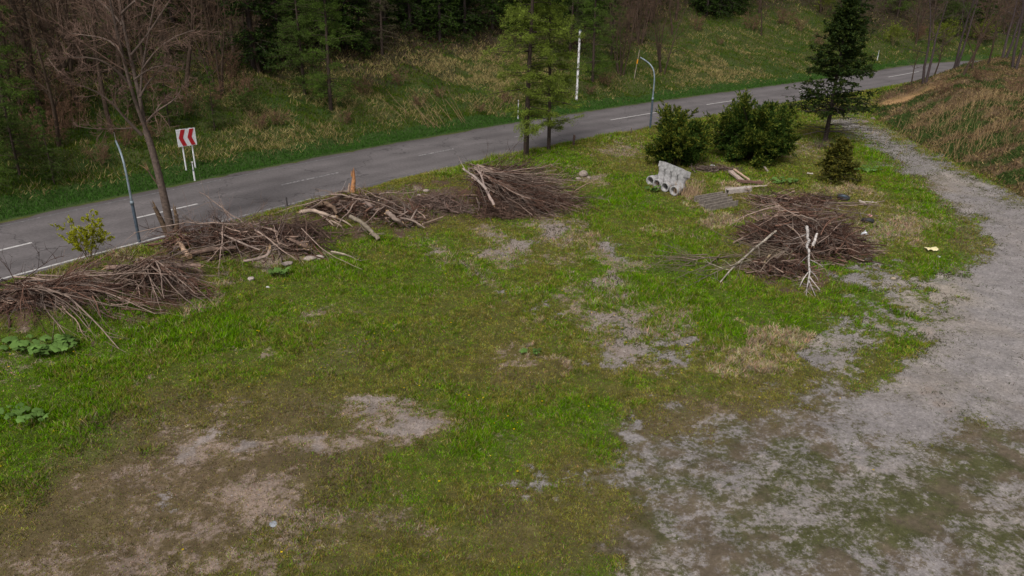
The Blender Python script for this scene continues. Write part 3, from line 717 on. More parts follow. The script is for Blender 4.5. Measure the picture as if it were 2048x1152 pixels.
# ------------------------------------------------------------------ the tall bare tree by the road (limbs follow the photo)
reseed('bare tree')
BB = G(345, 473); BY = BB[1]
bt = thing('bare_tree', BB, 'tall leafless tree with a scarred forked trunk, rising beside the left bent pole', 'tree')
def limb(pl, r0, r1, K=9, dy=0.0):
    q = [PY(a, b_, BY + dy * i / len(pl)) - BB for i, (a, b_) in enumerate(pl)]
    q = resample(q, K); return q, np.linspace(r0, r1, K)
trunk = limb([(345, 476), (336, 430), (326, 385), (314, 335), (302, 290), (292, 262)], .185, .13, 12)
mainA = limb([(296, 268), (280, 235), (262, 180), (246, 115), (228, 40), (205, -70), (180, -190)], .085, .022, 12, -1.5)
mainB = limb([(292, 266), (284, 215), (272, 160), (258, 100), (242, 30), (228, -60), (215, -210)], .095, .024, 12, 1.5)
mainC = limb([(282, 232), (276, 170), (290, 110), (302, 40), (318, -40), (330, -140)], .06, .018, 10, 2.5)
lims = [limb([(284, 270), (258, 246), (226, 206), (200, 185), (172, 172), (150, 168)], .075, .015, 9, -2.0),
        limb([(226, 206), (232, 188), (236, 178), (246, 172)], .035, .01, 7, -1.2),
        limb([(264, 256), (228, 258), (190, 259), (150, 252)], .03, .008, 8, -1),
        limb([(294, 244), (312, 222), (330, 212), (352, 200), (366, 172)], .05, .012, 9, -1.5),
        limb([(312, 222), (322, 205), (345, 183)], .03, .01, 7, 1.5),
        limb([(280, 195), (292, 168), (320, 140), (345, 118)], .045, .012, 8, 2),
        limb([(262, 172), (234, 140), (196, 112), (150, 116), (96, 114)], .055, .012, 9, -2.5),
        limb([(96, 116), (112, 140), (130, 150)], .02, .006, 7, -.5),
        limb([(247, 110), (220, 76), (180, 72), (140, 66)], .045, .012, 8, 2.5),
        limb([(240, 95), (206, 55), (190, 20), (176, -40)], .05, .012, 8, -2.5),
        limb([(284, 140), (310, 100), (352, 70), (390, 60)], .04, .012, 8, -2),
        limb([(262, 110), (296, 70), (326, 20), (360, -30)], .05, .012, 8, 2.2),
        limb([(268, 160), (300, 134), (340, 128), (372, 140)], .04, .01, 8, 1.4),
        limb([(244, 50), (214, 10), (150, -30), (110, -80)], .05, .012, 8, 1.4),
        limb([(240, 30), (280, -10), (330, -40), (380, -100)], .05, .012, 8, -1.4)]
m = MB(); WOOD = (.115, .085, .07)
m.tubes(one(trunk[0]), one(trunk[1]), 10, [WOOD])
for q in (mainA, mainB, mainC): m.tubes(one(q[0]), one(q[1]), 8, [WOOD])
m.build('trunk', M_WOOD, bt)
m = MB()
allq = []
for q in lims: m.tubes(one(q[0]), one(q[1]), 6, [(.135, .10, .082)])
for q in lims + [mainA, mainB, mainC]:
    Q8 = resample(q[0], 9); allq.append((Q8, np.interp(np.linspace(0, 1, 9), np.linspace(0, 1, len(q[1])), q[1])))
Qa = np.stack([q for q, _ in allq]); Ra = np.stack([r for _, r in allq])
s1 = sprout(Qa, Ra, 13, .22, .98, .85, .25, .36, .4, .5, 5, .14, .05, rmin=.014)
s2 = sprout(*s1, 7, .2, 1.0, .7, .25, .5, .4, .65, 4, .15, .05, rmin=.009)
s3 = sprout(*s2, 4, .2, 1.0, .65, .25, .55, .4, .7, 3, .15, .04, rmin=.008)
TW = (.165, .105, .08)
m.tubes(*s1, 4, jcol(TW, len(s1[0]))); m.tubes(*s2, 3, jcol(TW, len(s2[0]))); m.tubes(*s3, 3, jcol((.155, .098, .076), len(s3[0])))
m.build('branches', M_TWIG, bt)
m = MB()
for pl, r0 in (([(338, 476), (326, 448), (309, 414)], .15), ([(351, 476), (355, 450), (352, 428)], .14), ([(330, 398), (318, 368), (300, 352), (296, 340)], .05)):
    q = limb(pl, r0, r0 * .55, 6)
    m.tubes(one(q[0]), one(q[1]), 7, [(.10, .068, .045)], cap=(.32, .20, .10))
    d = q[0][-1] - q[0][-2]
    m.blades(np.repeat(q[0][-1:], 9, 0) + rng.normal(size=(9, 3)) * r0 * .3, np.repeat(d[None], 9, 0) + rng.normal(size=(9, 3)) * .05, rng.uniform(.15, .5, 9), .06, np.array((.20, .13, .07)))
m.build('broken_stub', M_WOOD, bt)

# ------------------------------------------------------------------ tree kinds
def mk_bare(H=11, stems=1, lean=.12, c=(.066, .045, .032), tw=(.115, .070, .046), dens=1.0, r=.15, t0=.2):
    reseed(H, stems, lean, r)
    a = rng.uniform(0, 6.28, stems)
    st = np.stack([np.cos(a), np.sin(a), 0 * a], 1) * (.25 if stems > 1 else 0) + [0, 0, -.25]
    d = np.stack([np.cos(a) * lean, np.sin(a) * lean, 1 + 0 * a], 1)
    Q, Rr = grow(st, d, H * rng.uniform(.8, 1, stems), np.full(stems, r), 12, .05, .03, .2)
    mt = MB(); mt.tubes(Q, Rr, 7, jcol(c, stems, .12))
    nb = int((20 if stems == 1 else 10) * dens)
    s1 = sprout(Q, Rr, nb, t0, .98, .95, .2, .36, .55, .45, 6, .12, .05, rmin=.016)
    s2 = sprout(*s1, 6, .2, 1, .75, .2, .45, .4, .6, 4, .13, .04, rmin=.012)
    s3 = sprout(*s2, 4, .2, 1, .7, .2, .5, .4, .7, 3, .13, .03, rmin=.010)
    mb = MB(); mb.tubes(*s1, 4, jcol(c, len(s1[0]))); mb.tubes(*s2, 3, jcol(tw, len(s2[0]))); mb.tubes(*s3, 3, jcol(tw, len(s3[0])))
    return [('trunk', mt, M_WOOD), ('branches', mb, M_TWIG)]

def mk_larch(H=14, rad=2.6, r=.17, low=.16, c=(.115, .160, .030), nb=90, tufts=26, bc=(.05, .036, .028), droop=-.05):
    reseed(H, rad, nb)
    Q, Rr = grow(np.array([[0, 0, -.25]]), np.array([[0, 0, 1.]]), np.array([H]), np.array([r]), 14, .012, .02, .12)
    mt = MB(); mt.tubes(Q, Rr, 8, [bc])
    t = np.sort(rng.uniform(low, .985, nb)); u = t * 13; i = np.minimum(u.astype(int), 12); f = (u - i)[:, None]
    st = Q[0, i] * (1 - f) + Q[0, i + 1] * f
    az = rng.uniform(0, 6.283, nb); ln = rad * (1 - t) ** .75 * rng.uniform(.55, 1.2, nb) * (1 + .25 * np.sin(az * 2 + 1)) + .25
    ln = np.where(t < low + .08, ln * rng.uniform(.4, 1.0, nb), ln)
    d = np.stack([np.cos(az), np.sin(az), np.full(nb, .12)], 1)
    B1 = grow(st, d, ln, .012 + .022 * ln / rad, 6, .08, droop, .3)
    B2 = sprout(*B1, 6, .25, 1, .9, .2, .38, .4, .6, 4, .12, -.04, rmin=.007, flat=.4)
    mb = MB(); mb.tubes(*B1, 4, jcol(bc, nb)); mb.tubes(*B2, 3, jcol(bc, len(B2[0])))
    p1, _ = pts_on(B1[0], tufts, .2, 1); p2, _ = pts_on(B2[0], max(4, tufts // 3), .1, 1)
    p = np.vstack([p1, p2]); p = np.repeat(p, 3, 0) + rng.normal(size=(len(p) * 3, 3)) * .06
    dd = rng.normal(size=p.shape); dd[:, 2] += .3
    shade = rng.uniform(.55, 1.4, len(p))[:, None]
    clump = (.75 + .6 * fbm(p[:, 0] * 1.3 + p[:, 2], p[:, 1] * 1.3 - p[:, 2] * .7, 2, 5))[:, None]
    mf = MB(); mf.leaves(p, dd, rng.uniform(.07, .16, len(p)), rng.uniform(.018, .038, len(p)), np.asarray(c) * shade * clump)
    return [('trunk', mt, M_WOOD), ('branches', mb, M_TWIG), ('foliage', mf, M_LEAF)]

def mk_spruce(H=11.5, rad=2.7, r=.2, low=.24, dead=0, c=(.020, .034, .012), nb=130, per=16, tip=(.04, .055, .014), sag=-.07, powr=.8, el0=-.1):
    reseed(H, rad, nb)
    Q, Rr = grow(np.array([[0, 0, -.25]]), np.array([[0, 0, 1.]]), np.array([H]), np.array([r]), 14, .006, .03, .08)
    mt = MB(); mt.tubes(Q, Rr, 8, [(.045, .034, .03)])
    def br(t, az, k=1.0):
        u = t * 13; i = np.minimum(u.astype(int), 12); f = (u - i)[:, None]
        st = Q[0, i] * (1 - f) + Q[0, i + 1] * f
        ln = rad * (1 - t) ** powr * k * rng.uniform(.6, 1.15, len(t)) / (1 - low) ** powr + .2
        d = np.stack([np.cos(az), np.sin(az), np.interp(t, [0, .5, 1], [el0, max(el0, .12), .8])], 1)
        return grow(st, d, ln, .012 + .02 * ln / rad, 7, .05, np.interp(t, [0, .6, 1], [sag * .6, sag * .4, .05]), .3)
    t = np.sort(low + (.99 - low) * rng.random(nb) ** .85); az = np.arange(nb) * 2.4 + rng.normal(size=nb) * .3
    B1 = br(t, az); B2 = sprout(*B1, 9, .15, .97, .85, .15, .34, .55, .5, 4, .06, -.03, rmin=.006, flat=.75)
    mb = MB(); mb.tubes(*B1, 4, jcol((.045, .034, .03), nb)); mb.tubes(*B2, 3, jcol((.04, .03, .024), len(B2[0])))
    mf = MB()
    for Bq, n_, L_ in ((B1, per, .22), (B2, max(5, per // 2), .2)):
        p, T = pts_on(Bq[0], n_, .1, 1.0); p = np.repeat(p, 2, 0); T = np.repeat(T, 2, 0)
        sd = rng.normal(size=p.shape); sd[:, 2] = sd[:, 2] * .7 - .25
        cc = np.where((rng.random(len(p)) < .3)[:, None], np.asarray(tip), np.asarray(c)) * rng.uniform(.6, 1.4, len(p))[:, None]
        mf.leaves(p, T * .8 + sd * .7, rng.uniform(.6, 1.3, len(p)) * L_, rng.uniform(.05, .10, len(p)), cc)
    out = [('trunk', mt, M_WOOD), ('branches', mb, M_TWIG), ('foliage', mf, M_LEAF)]
    if dead:
        t = np.sort(rng.uniform(.07, low + .10, dead)); az = rng.uniform(0, 6.283, dead)
        D1 = br(t, az, .85); D2 = sprout(*D1, 6, .2, 1, .9, .2, .3, .4, .6, 4, .1, -.05, rmin=.008, flat=.5)
        md = MB(); md.tubes(*D1, 4, jcol((.060, .048, .045), dead)); md.tubes(*D2, 3, jcol((.065, .05, .048), len(D2[0])))
        out.append(('dead_branches', md, M_TWIG))
    return out

def mk_yew(rad=3.0, H=4.5, nst=46, c=(.022, .036, .008), tip=(.16, .15, .022), seed_r=.5):
    reseed(rad, H)
    az = rng.uniform(0, 6.283, nst); el = np.arccos(rng.uniform(.0, 1, nst))
    d = np.stack([np.sin(el) * np.cos(az), np.sin(el) * np.sin(az), np.cos(el) * .9 + .35], 1)
    ex = 1 / np.sqrt((np.sin(el) / rad) ** 2 + (np.cos(el) / H) ** 2)
    st = np.stack([rng.normal(size=nst) * .25, rng.normal(size=nst) * .25, np.full(nst, -.1)], 1)
    S1 = grow(st, d, ex * rng.uniform(.55, 1.12, nst), np.full(nst, .05), 7, .07, .02, .25)
    mt = MB(); mt.tubes(*S1, 5, jcol((.06, .042, .033), nst))
    S2 = sprout(*S1, 15, .3, 1, .6, .2, .38, .3, .55, 5, .06, .07, rmin=.008)
    S3 = sprout(*S2, 5, .3, 1, .5, .2, .6, .3, .6, 4, .06, .08, rmin=.006)
    mt.tubes(*S2, 3, jcol((.05, .036, .025), len(S2[0])))
    mf = MB()
    for Bq, n_ in ((S2, 14), (S3, 12)):
        p, T = pts_on(Bq[0], n_, .1, 1.0); tt = rng.random(len(p))
        p = np.repeat(p, 2, 0); T = np.repeat(T, 2, 0)
        sd = rng.normal(size=p.shape)
        rr_ = np.sqrt((p[:, 0] / rad) ** 2 + (p[:, 1] / rad) ** 2 + (p[:, 2] / H) ** 2)
        # young growth sits at the shoot ends
        newg = rng.random(len(p)) < .42 * sstep(.7, 1.05, rr_) + .05
        cc = np.where(newg[:, None], np.asarray(tip), np.asarray(c)) * rng.uniform(.55, 1.45, len(p))[:, None]
        mf.leaves(p, T + sd * .45, rng.uniform(.12, .32, len(p)), rng.uniform(.04, .07, len(p)), cc)
    return [('stems', mt, M_WOOD), ('foliage', mf, M_LEAF)]

def mk_shrub(H=2.2, rad=1.2, c=(.22, .24, .02), nst=9, leafn=8, tw=(.16, .13, .06), lk=.09):
    reseed(H, rad, nst, leafn)
    az = rng.uniform(0, 6.283, nst)
    d = np.stack([np.cos(az) * .35, np.sin(az) * .35, np.ones(nst)], 1)
    S1 = grow(np.stack([np.cos(az) * .08, np.sin(az) * .08, np.full(nst, -.08)], 1), d, H * rng.uniform(.6, 1, nst), np.full(nst, .018), 7, .12, .02, .3)
    S2 = sprout(*S1, 7, .3, 1, .7, .2, .4 * rad / 1.2, .3, .6, 4, .12, .03, rmin=.007)
    S3 = sprout(*S2, 4, .3, 1, .7, .2, .5, .3, .7, 3, .12, .03, rmin=.006)
    mt = MB(); mt.tubes(*S1, 4, jcol(tw, nst)); mt.tubes(*S2, 3, jcol(tw, len(S2[0]))); mt.tubes(*S3, 3, jcol(tw, len(S3[0])))
    p, T = pts_on(S3[0], leafn, .1, 1.0)
    mf = MB(); mf.leaves(p, T + rng.normal(size=p.shape), rng.uniform(.5, 1.3, len(p)) * lk, rng.uniform(.5, .9, len(p)) * lk * .8, jcol(c, len(p), .35))
    return [('stems', mt, M_TWIG), ('leaves', mf, M_LEAF)]

def plant(kind, px, py, name, label, cat='tree', group=None, sc=1.0, rz=None, p=None, hide_parts=()):
    """plants a kind at a pixel's ground point: the first use builds the meshes, later ones copy them."""
    p = G(px, py) if p is None else p
    rz = rng.uniform(0, 6.28) if rz is None else rz
    K_ = KINDS[kind]
    if isinstance(K_, list):
        t = thing(name, p, label, cat, group, rz, sc)
        for nm, mb_, mat in K_: mb_.build(nm, mat, t)
        KINDS[kind] = t; return t
    t = dup(K_); t.name = name; t.location = p; t.rotation_euler = (0, 0, rz); t.scale = (sc,) * 3 if np.isscalar(sc) else sc
    for k in ('label', 'category', 'group'):
        if k in t: del t[k]
    return tag(t, label, cat, group)

KINDS = {}
KINDS['larch_big'] = mk_larch(17, 3.3, .20, .12, nb=145, tufts=54, c=(.170, .225, .034))
KINDS['larch_thin'] = mk_larch(16.5, 2.7, .14, .10, nb=120, tufts=56, c=(.170, .225, .034))
KINDS['spruce_big'] = mk_spruce(11.8, 3.8, .19, .17, dead=34, nb=185, per=22, el0=.20, c=(.026, .046, .012), tip=(.058, .078, .014), powr=1.1, sag=-.05)
KINDS['yew_big'] = mk_yew(3.05, 4.5, 44, c=(.036, .068, .011), tip=(.15, .17, .024))
KINDS['yew_small'] = mk_yew(2.1, 3.5, 34, c=(.038, .070, .011), tip=(.17, .18, .024))
KINDS['sapling'] = mk_spruce(2.7, 1.35, .05, .05, c=(.075, .080, .016), tip=(.17, .15, .024), nb=60, per=14, sag=-.02, powr=.75)
KINDS['shrub_yellow'] = mk_shrub(2.3, 1.1, c=(.33, .34, .02), nst=11, leafn=30, lk=.075)
KINDS['bare_a'] = mk_bare(11, 1); KINDS['bare_b'] = mk_bare(9.5, 1, lean=.2); KINDS['bare_c'] = mk_bare(10, 5, lean=.22, r=.10); KINDS['bare_d'] = mk_bare(12, 2, lean=.12, c=(.06, .045, .045), tw=(.09, .062, .055), r=.17, t0=.28, dens=.8)
KINDS['bush_brown'] = mk_bare(3.2, 9, lean=.5, r=.03, dens=.9, c=(.13, .08, .05), tw=(.16, .09, .055), t0=.1)
KINDS['larch_a'] = mk_larch(13, 3.1, .17, .08, c=(.085, .140, .022), nb=110, tufts=36); KINDS['larch_b'] = mk_larch(12, 2.8, .15, .06, c=(.070, .112, .022), nb=105, tufts=34)
KINDS['larch_grey'] = mk_larch(10, 2.4, .15, .06, c=(.085, .080, .040), nb=90, tufts=14)
KINDS['fir_a'] = mk_spruce(13, 3.1, .2, .05, c=(.028, .055, .010), tip=(.06, .105, .014), nb=130, per=14); KINDS['fir_b'] = mk_spruce(11, 2.9, .2, .04, c=(.022, .042, .010), tip=(.042, .072, .012), nb=120, per=14)
KINDS['bush_green'] = mk_shrub(3.0, 2.0, c=(.15, .19, .02), nst=14, leafn=7, lk=.14)
KINDS['bush_dark'] = mk_shrub(2.4, 1.8, c=(.06, .10, .02), nst=14, leafn=7, lk=.13)

plant('larch_big', 1052, 313, 'larch_tree', 'larger of the two fresh green larches standing on the near road edge', sc=1.0, rz=.4)
plant('larch_thin', 1097, 301, 'larch_tree', 'thinner larch with its slim trunk just right of the larger roadside larch', sc=1.0, rz=2)
plant('spruce_big', 1650, 284, 'spruce_tree', 'tall dark spruce with bare drooping lower branches beside the track entrance', sc=1, rz=.8)
plant('yew_big', 1506, 318, 'yew_bush', 'larger round dark yew bush beside the tall spruce', 'bush', rz=1)
plant('yew_small', 1352, 328, 'yew_bush', 'smaller golden tipped yew bush behind the stacked concrete pipes', 'bush', rz=2)
plant('sapling', 1672, 362, 'spruce_sapling', 'small bushy young spruce at the foot of the tall spruce', 'tree')
plant('shrub_yellow', 180, 522, 'shrub', 'thin shrub with yellow green spring leaves in front of the road at far left', 'shrub', sc=.85)

# ------------------------------------------------------------------ trees on the hillside
gl = 'leafless brown trees on the hillside'
LB = 'leafless brown tree with a haze of fine twigs on the left hillside'
for k, px, py, sc in (('bare_a', 84, 255, 1.0), ('bare_b', 118, 298, .9), ('bare_a', 226, 268, 1.0), ('bare_b', 372, 178, 1.1), ('bare_a', 468, 122, 1.1), ('bare_c', 440, 190, .8), ('bare_b', 160, 215, 1.1), ('bare_a', 300, 190, 1.0), ('bare_c', 30, 235, 1.0), ('bare_b', 520, 150, 1.0), ('bare_a', 420, 110, 1.0), ('bare_c', 180, 150, 1.0), ('bare_b', 60, 160, 1.1), ('bare_a', 330, 110, 1.1), ('bare_b', 250, 80, 1.1), ('bare_a', 520, 60, 1.2)):
    plant(k, px, py, 'bare_tree', LB, 'tree', gl, sc)
LR = 'leafless multi stemmed brown tree on the bank behind the right bent pole'
for k, px, py, sc in (('bare_c', 1242, 150, .85), ('bare_c', 1325, 148, .9), ('bare_a', 1228, 82, .9), ('bare_c', 1280, 90, 1.0), ('bare_b', 1345, 70, .9), ('bare_a', 1300, 40, 1.1)):
    plant(k, px, py, 'bare_tree', LR, 'tree', gl, sc)
plant('bare_b', 1522, 72, 'bare_tree', 'single leafless tree with a thin brown trunk left of the tall spruce', 'tree', gl, .85)
gr_ = 'dark leafless trees on the embankment at right'
for px, py, k, sc, lb in ((1851, 166, 'bare_d', .85, 'dark leafless tree at the left end of the embankment, base leaning over the road'), (1868, 152, 'bare_b', .75, None), (1908, 138, 'bare_d', .9, None), (1926, 150, 'bare_b', .9, None), (1944, 138, 'bare_a', .8, None), (2006, 118, 'bare_d', 1.0, 'thick dark leafless tree near the far right end of the embankment'), (2030, 138, 'bare_d', .95, None), (2080, 120, 'bare_b', 1, None), (1822, 172, 'bare_a', .5, None), (1975, 130, 'bare_a', .8, None)):
    plant(k, px, py, 'bare_tree', lb or 'leafless tree standing among others on the embankment crest', 'tree', gr_, sc)
gg = 'green larches on the hillside'
for px, py, k, sc, lb in ((662, 222, 'larch_a', .95, 'broad green larch leaning out low over the grassy bank, left of the clearing'), (610, 190, 'larch_b', .9, 'green larch behind and left of the broad low one'), (765, 112, 'larch_grey', 1.0, 'greyish half bare larch at the left edge of the clearing'),
        (22, 262, 'larch_a', 1.0, 'bright green larch low at the far left edge'), (40, 350, 'larch_b', .5, 'short green larch above the verge at the far left'), (110, 372, 'larch_b', .35, 'small dark green young larch on the left verge'), (-10, 390, 'larch_a', .5, 'green larch cut by the left edge above the road'),
        (1185, 165, 'larch_a', .95, 'light green larch behind the white pole'), (1222, 122, 'larch_b', .9, 'darker larch right behind the one at the white pole'), (1140, 110, 'larch_b', 1.0, 'larch seen between the roadside larches and the white pole'), (340, 255, 'larch_b', .42, 'small green larch behind the chevron sign'), (430, 262, 'larch_b', .35, 'small green larch on the verge right of the chevron sign')):
    plant(k, px, py, 'larch_tree', lb, 'tree', gg, sc)
gf = 'dark evergreens along the forest edge'
for px, py, k, sc, lb in ((880, 84, 'fir_a', .9, None), (820, 60, 'fir_b', 1, None), (930, 66, 'fir_b', 1, None), (985, 58, 'fir_a', 1, None), (720, 100, 'fir_b', 1.0, None), (1040, 60, 'fir_b', 1, None), (1100, 64, 'fir_a', 1, None), (1438, 34, 'fir_b', 1.0, 'dark evergreen whose skirt touches the grass right of the leafless clump'), (1480, 26, 'fir_a', .9, None), (560, 120, 'fir_a', .9, None), (1400, 22, 'fir_b', .9, None), (640, 90, 'fir_a', 1, None), (1010, 30, 'fir_a', 1, None), (900, 40, 'fir_b', 1, None)):
    plant(k, px, py, 'fir_tree', lb or 'dark evergreen tree along the forest edge above the clearing', 'tree', gf, sc)
gb = 'bushes on the bank'
for px, py, k, sc, lb in ((1648, 30, 'bush_green', 1.3, 'yellow green leafy bush just left of the spruce top'), (1785, 92, 'bush_green', 1.1, 'yellow green bush beyond the road, right of the spruce'), (1890, 92, 'bush_green', 1.3, 'green bush beyond the road behind the embankment trees'), (1960, 88, 'bush_green', 1.3, 'green bush beyond the road near the right edge'), (100, 285, 'bush_brown', 1.0, 'brown twiggy bush under the left hillside trees'), (1015, 205, 'bush_brown', .55, 'low brown twiggy bush behind the larger roadside larch'), (1212, 172, 'bush_brown', .6, 'low brown twiggy bush below the leafless clump'), (1720, 60, 'bush_brown', 1.0, 'brown twiggy bush beyond the road right of the spruce'), (1830, 80, 'bush_brown', 1.2, 'brown twiggy bush beyond the road at right'), (1570, 50, 'bush_brown', 1.1, 'brown twiggy bush at the top of the right clearing'), (280, 250, 'bush_dark', .9, 'dark green low bush behind the tall bare tree'), (500, 235, 'bush_dark', .7, 'dark green low bush on the left bank'), (30, 320, 'bush_dark', 1.0, 'dark green bush at the far left above the verge'), (1640, 90, 'bush_brown', .8, 'brown twiggy bush left behind the spruce'), (1880, 190, 'bush_brown', .5, 'low brown scrub on the left half of the embankment'), (1960, 165, 'bush_brown', .6, 'low brown scrub in the middle of the embankment crest'), (2030, 190, 'bush_brown', .6, 'low brown scrub at the right end of the embankment'), (1815, 185, 'bush_brown', .35, 'small brown scrub just above the clay scarp'), (1500, 60, 'bush_brown', 1.0, 'brown twiggy bush at the top of the right clearing, left of the single tree')):
    plant(k, px, py, 'bush', lb, 'bush', gb, sc)

for px, py, sc in ((70, 300, .7), (150, 260, .8), (200, 330, .5), (250, 290, .6), (310, 280, .5), (360, 230, .8), (420, 215, .7), (480, 200, .8), (520, 260, .45), (560, 250, .5), (130, 230, 1.0), (40, 210, 1.0), (330, 200, .9), (450, 160, .9)):
    plant('bush_brown', px, py, 'bush', 'low brown leafless scrub among the left hillside trees', 'bush', 'brown scrub on the left hillside', sc)
for px, py, sc in ((840, 215, .45), (880, 195, .4), (800, 170, .5), (960, 225, .35), (1180, 190, .4), (1390, 60, .8), (1600, 60, .8), (1440, 90, .35), (730, 190, .6), (690, 250, .4)):
    plant('bush_brown', px, py, 'bush', 'low brown leafless scrub dotted over the open grassy bank', 'bush', 'brown scrub on the open bank', sc)

# the forest behind, down to its treeline
TL = ([-200, 0, 200, 400, 560, 700, 790, 840, 1120, 1200, 1340, 1385, 1640, 1720, 1800, 2048, 2300], [260, 250, 230, 160, 160, 120, 60, 50, 50, 100, 60, 34, 34, 70, 92, 100, 100])
placed = []
reseed('forest')
FK = {'bare': [('bare_a', 1.1), ('bare_b', 1.2), ('bare_c', 1.1)], 'fir': [('fir_a', 1.1), ('fir_b', 1.2)], 'larch': [('larch_a', 1.1), ('larch_b', 1.2)]}
FL = {'bare': ('bare_tree', 'leafless tree deep in the forest'), 'fir': ('fir_tree', 'dark evergreen deep in the forest'), 'larch': ('larch_tree', 'green larch deep in the forest')}
for _ in range(5200):
    if len(placed) > 230: break
    i = rng.integers(0, len(RC)); e = rng.uniform(7, 62) if rng.random() < .75 else rng.uniform(7, 30)
    q = RC[i] + RN[i] * (HW + e)
    if q[1] < 20: continue
    z = H1(q[0], q[1]); a, b2 = proj(np.array([q[0]]), np.array([q[1]]), np.array([z])); a, b2 = a[0], b2[0]
    if a < -150 or a > 2250 or b2 > np.interp(a, *TL): continue
    if road_sd([q[0]], [q[1]])[0][0] < HW + 6: continue
    if placed and min((q[0] - s[0]) ** 2 + (q[1] - s[1]) ** 2 for s in placed) < (2.7 + e * .025) ** 2: continue
    placed.append(q)
    r_ = rng.random()
    kf = 'bare' if (a < 540 and r_ < .72) or (1200 < a < 1380 and r_ < .6) or (a > 1500 and r_ < .66) else ('fir' if r_ < .82 else 'larch')
    k, sc = FK[kf][rng.integers(0, len(FK[kf]))]
    plant(k, 0, 0, FL[kf][0], FL[kf][1], 'tree', FL[kf][1].replace('tree', 'trees') + ' background', sc * rng.uniform(.85, 1.2), p=(q[0], q[1], z))

# ------------------------------------------------------------------ bent steel poles
def mk_bent(t):
    lo, up = MB(), MB()
    k = np.linspace(-.3, 1.9, 5); lo.tubes(one([(0, 0, z) for z in k]), one(np.full(5, .066)), 12, [(.2, .2, .2)]); 
    lo.build('lower_pole', M_STEEL_D, t)
    pts = [(0, 0, 1.9), (0, 0, 2.6), (0, 0, 3.15), (.05, 0, 3.5), (.2, 0, 3.82), (.46, 0, 4.04), (.8, 0, 4.2), (1.25, 0, 4.36)]
    up.tubes(one(resample(pts, 18)), one(np.linspace(.050, .040, 18)), 12, [(.2, .2, .2)], cap=(.2, .2, .2)); up.build('upper_pole', M_STEEL, t)
    c = MB(); c.lathe([(.05, 1.82), (.078, 1.82), (.078, 1.98), (.05, 1.98)], 14, (.2, .2, .2)); c.build('collar', M_STEEL, t)
    return c
pb = G(280, 488); sxx = road_sd([pb[0]], [pb[1]])[1][0]
nrm = np.array([np.interp(sxx, RS, RN[:, 0]), np.interp(sxx, RS, RN[:, 1])]); rzz = R(126)
bp1 = thing('bent_pole', pb, 'bent blue grey steel pole with a broken spike, beside the tall bare tree', 'pole', 'bent steel poles', rzz)
mk_bent(bp1)
m = MB(); m.tubes(one([(1.23, 0, 4.35), (1.25, 0, 4.55), (1.27, 0, 4.75)]), one([.016, .013, .008]), 6, [(.3, .28, .25)]); 
pb2 = G(1300, 258); sxx = road_sd([pb2[0]], [pb2[1]])[1][0]
nrm = np.array([np.interp(sxx, RS, RN[:, 0]), np.interp(sxx, RS, RN[:, 1])])
bp2 = dup(bp1); bp2.location = pb2; bp2.scale = (1.25, 1.25, 1.25); bp2.rotation_euler = (0, 0, math.atan2(nrm[1], nrm[0]))
bp2['label'] = 'bent blue grey steel pole standing across the road from the leafless clump'
m.build('broken_spike', M_TWIG, bp1)

# ------------------------------------------------------------------ white pole, posts, delineators
wp = G(1153, 200)
m = MB(); m.tubes(one([(0, 0, z) for z in np.linspace(-.3, 6.3, 14)]), one(np.linspace(.115, .10, 14)), 12, [(.6, .6, .6)])
t = thing('white_pole', wp, 'tall straight white pole with peeling paint behind the roadside larches', 'pole'); m.build('shaft', M_PEEL, t)
m = MB(); m.lathe([(.0, 6.36), (.112, 6.34), (.112, 6.26), (.102, 6.26)], 12, (.2, .2, .2)); m.box((.14, -.03, 6.2), .12, .06, .05, None, (.3, .3, .3)); m.build('cap', M_STEEL_D, t)

def delineator(px, py, h, label, tilt=(0, 0)):
    p = G(px, py); t = thing('delineator_post', p, label, 'road post', 'white delineator posts'); t.rotation_euler = (tilt[0], tilt[1], 0)
    m = MB(); m.tubes(one([(0, 0, -.2), (0, 0, .3), (0, 0, .55 * h)]), one([.05, .05, .05]), 10, [(.7, .7, .7)]); m.build('post', M_WHITE, t)
    m = MB(); m.lathe([(.05, .55 * h), (.053, .56 * h), (.053, .62 * h), (.05, .63 * h)], 10, (.2, .2, .2)); m.build('collar', M_STEEL, t)
    m = MB(); m.tubes(one([(0, 0, .63 * h), (0, 0, .8 * h), (0, 0, h)]), one([.032, .03, .028]), 8, [(.6, .6, .6)], cap=(.6, .6, .6)); m.build('upper_rod', M_WHITE, t)
    m = MB(); m.lathe([(0, h + .07), (.05, h + .06), (.06, h + .02), (.05, h - .03), (.0, h - .04)], 10, (.4, .35, .2)); m.build('reflector', M_PEEL, t)
delineator(390, 362, 1.05, 'white delineator post standing in the verge below the chevron sign')
delineator(1036, 238, 1.5, 'white delineator post on the far verge behind the roadside larches')
delineator(1754, 122, 1.5, 'white delineator post on the far verge right of the tall spruce')

# leaning marker stick with an orange sleeve
sp_ = G(1268, 158)
t = thing('marker_stake', sp_, 'leaning grey stake with an orange sleeve below the leafless clump', 'stake'); t.rotation_euler = (0, R(6), 0)
m = MB(); m.tubes(one([(0, 0, -.2), (.02, 0, 1.5), (.04, 0, 3.0)]), one([.045, .04, .035]), 8, [(.30, .25, .2)]); m.build('stick', M_TWIG, t)
m = MB(); m.tubes(one([(.022, 0, 1.55), (.026, 0, 1.8), (.03, 0, 2.0)]), one([.06, .075, .06]), 10, [(.2, .2, .2)], cap=(.7, .3, 0)); m.build('orange_sleeve', M_ORANGE, t)

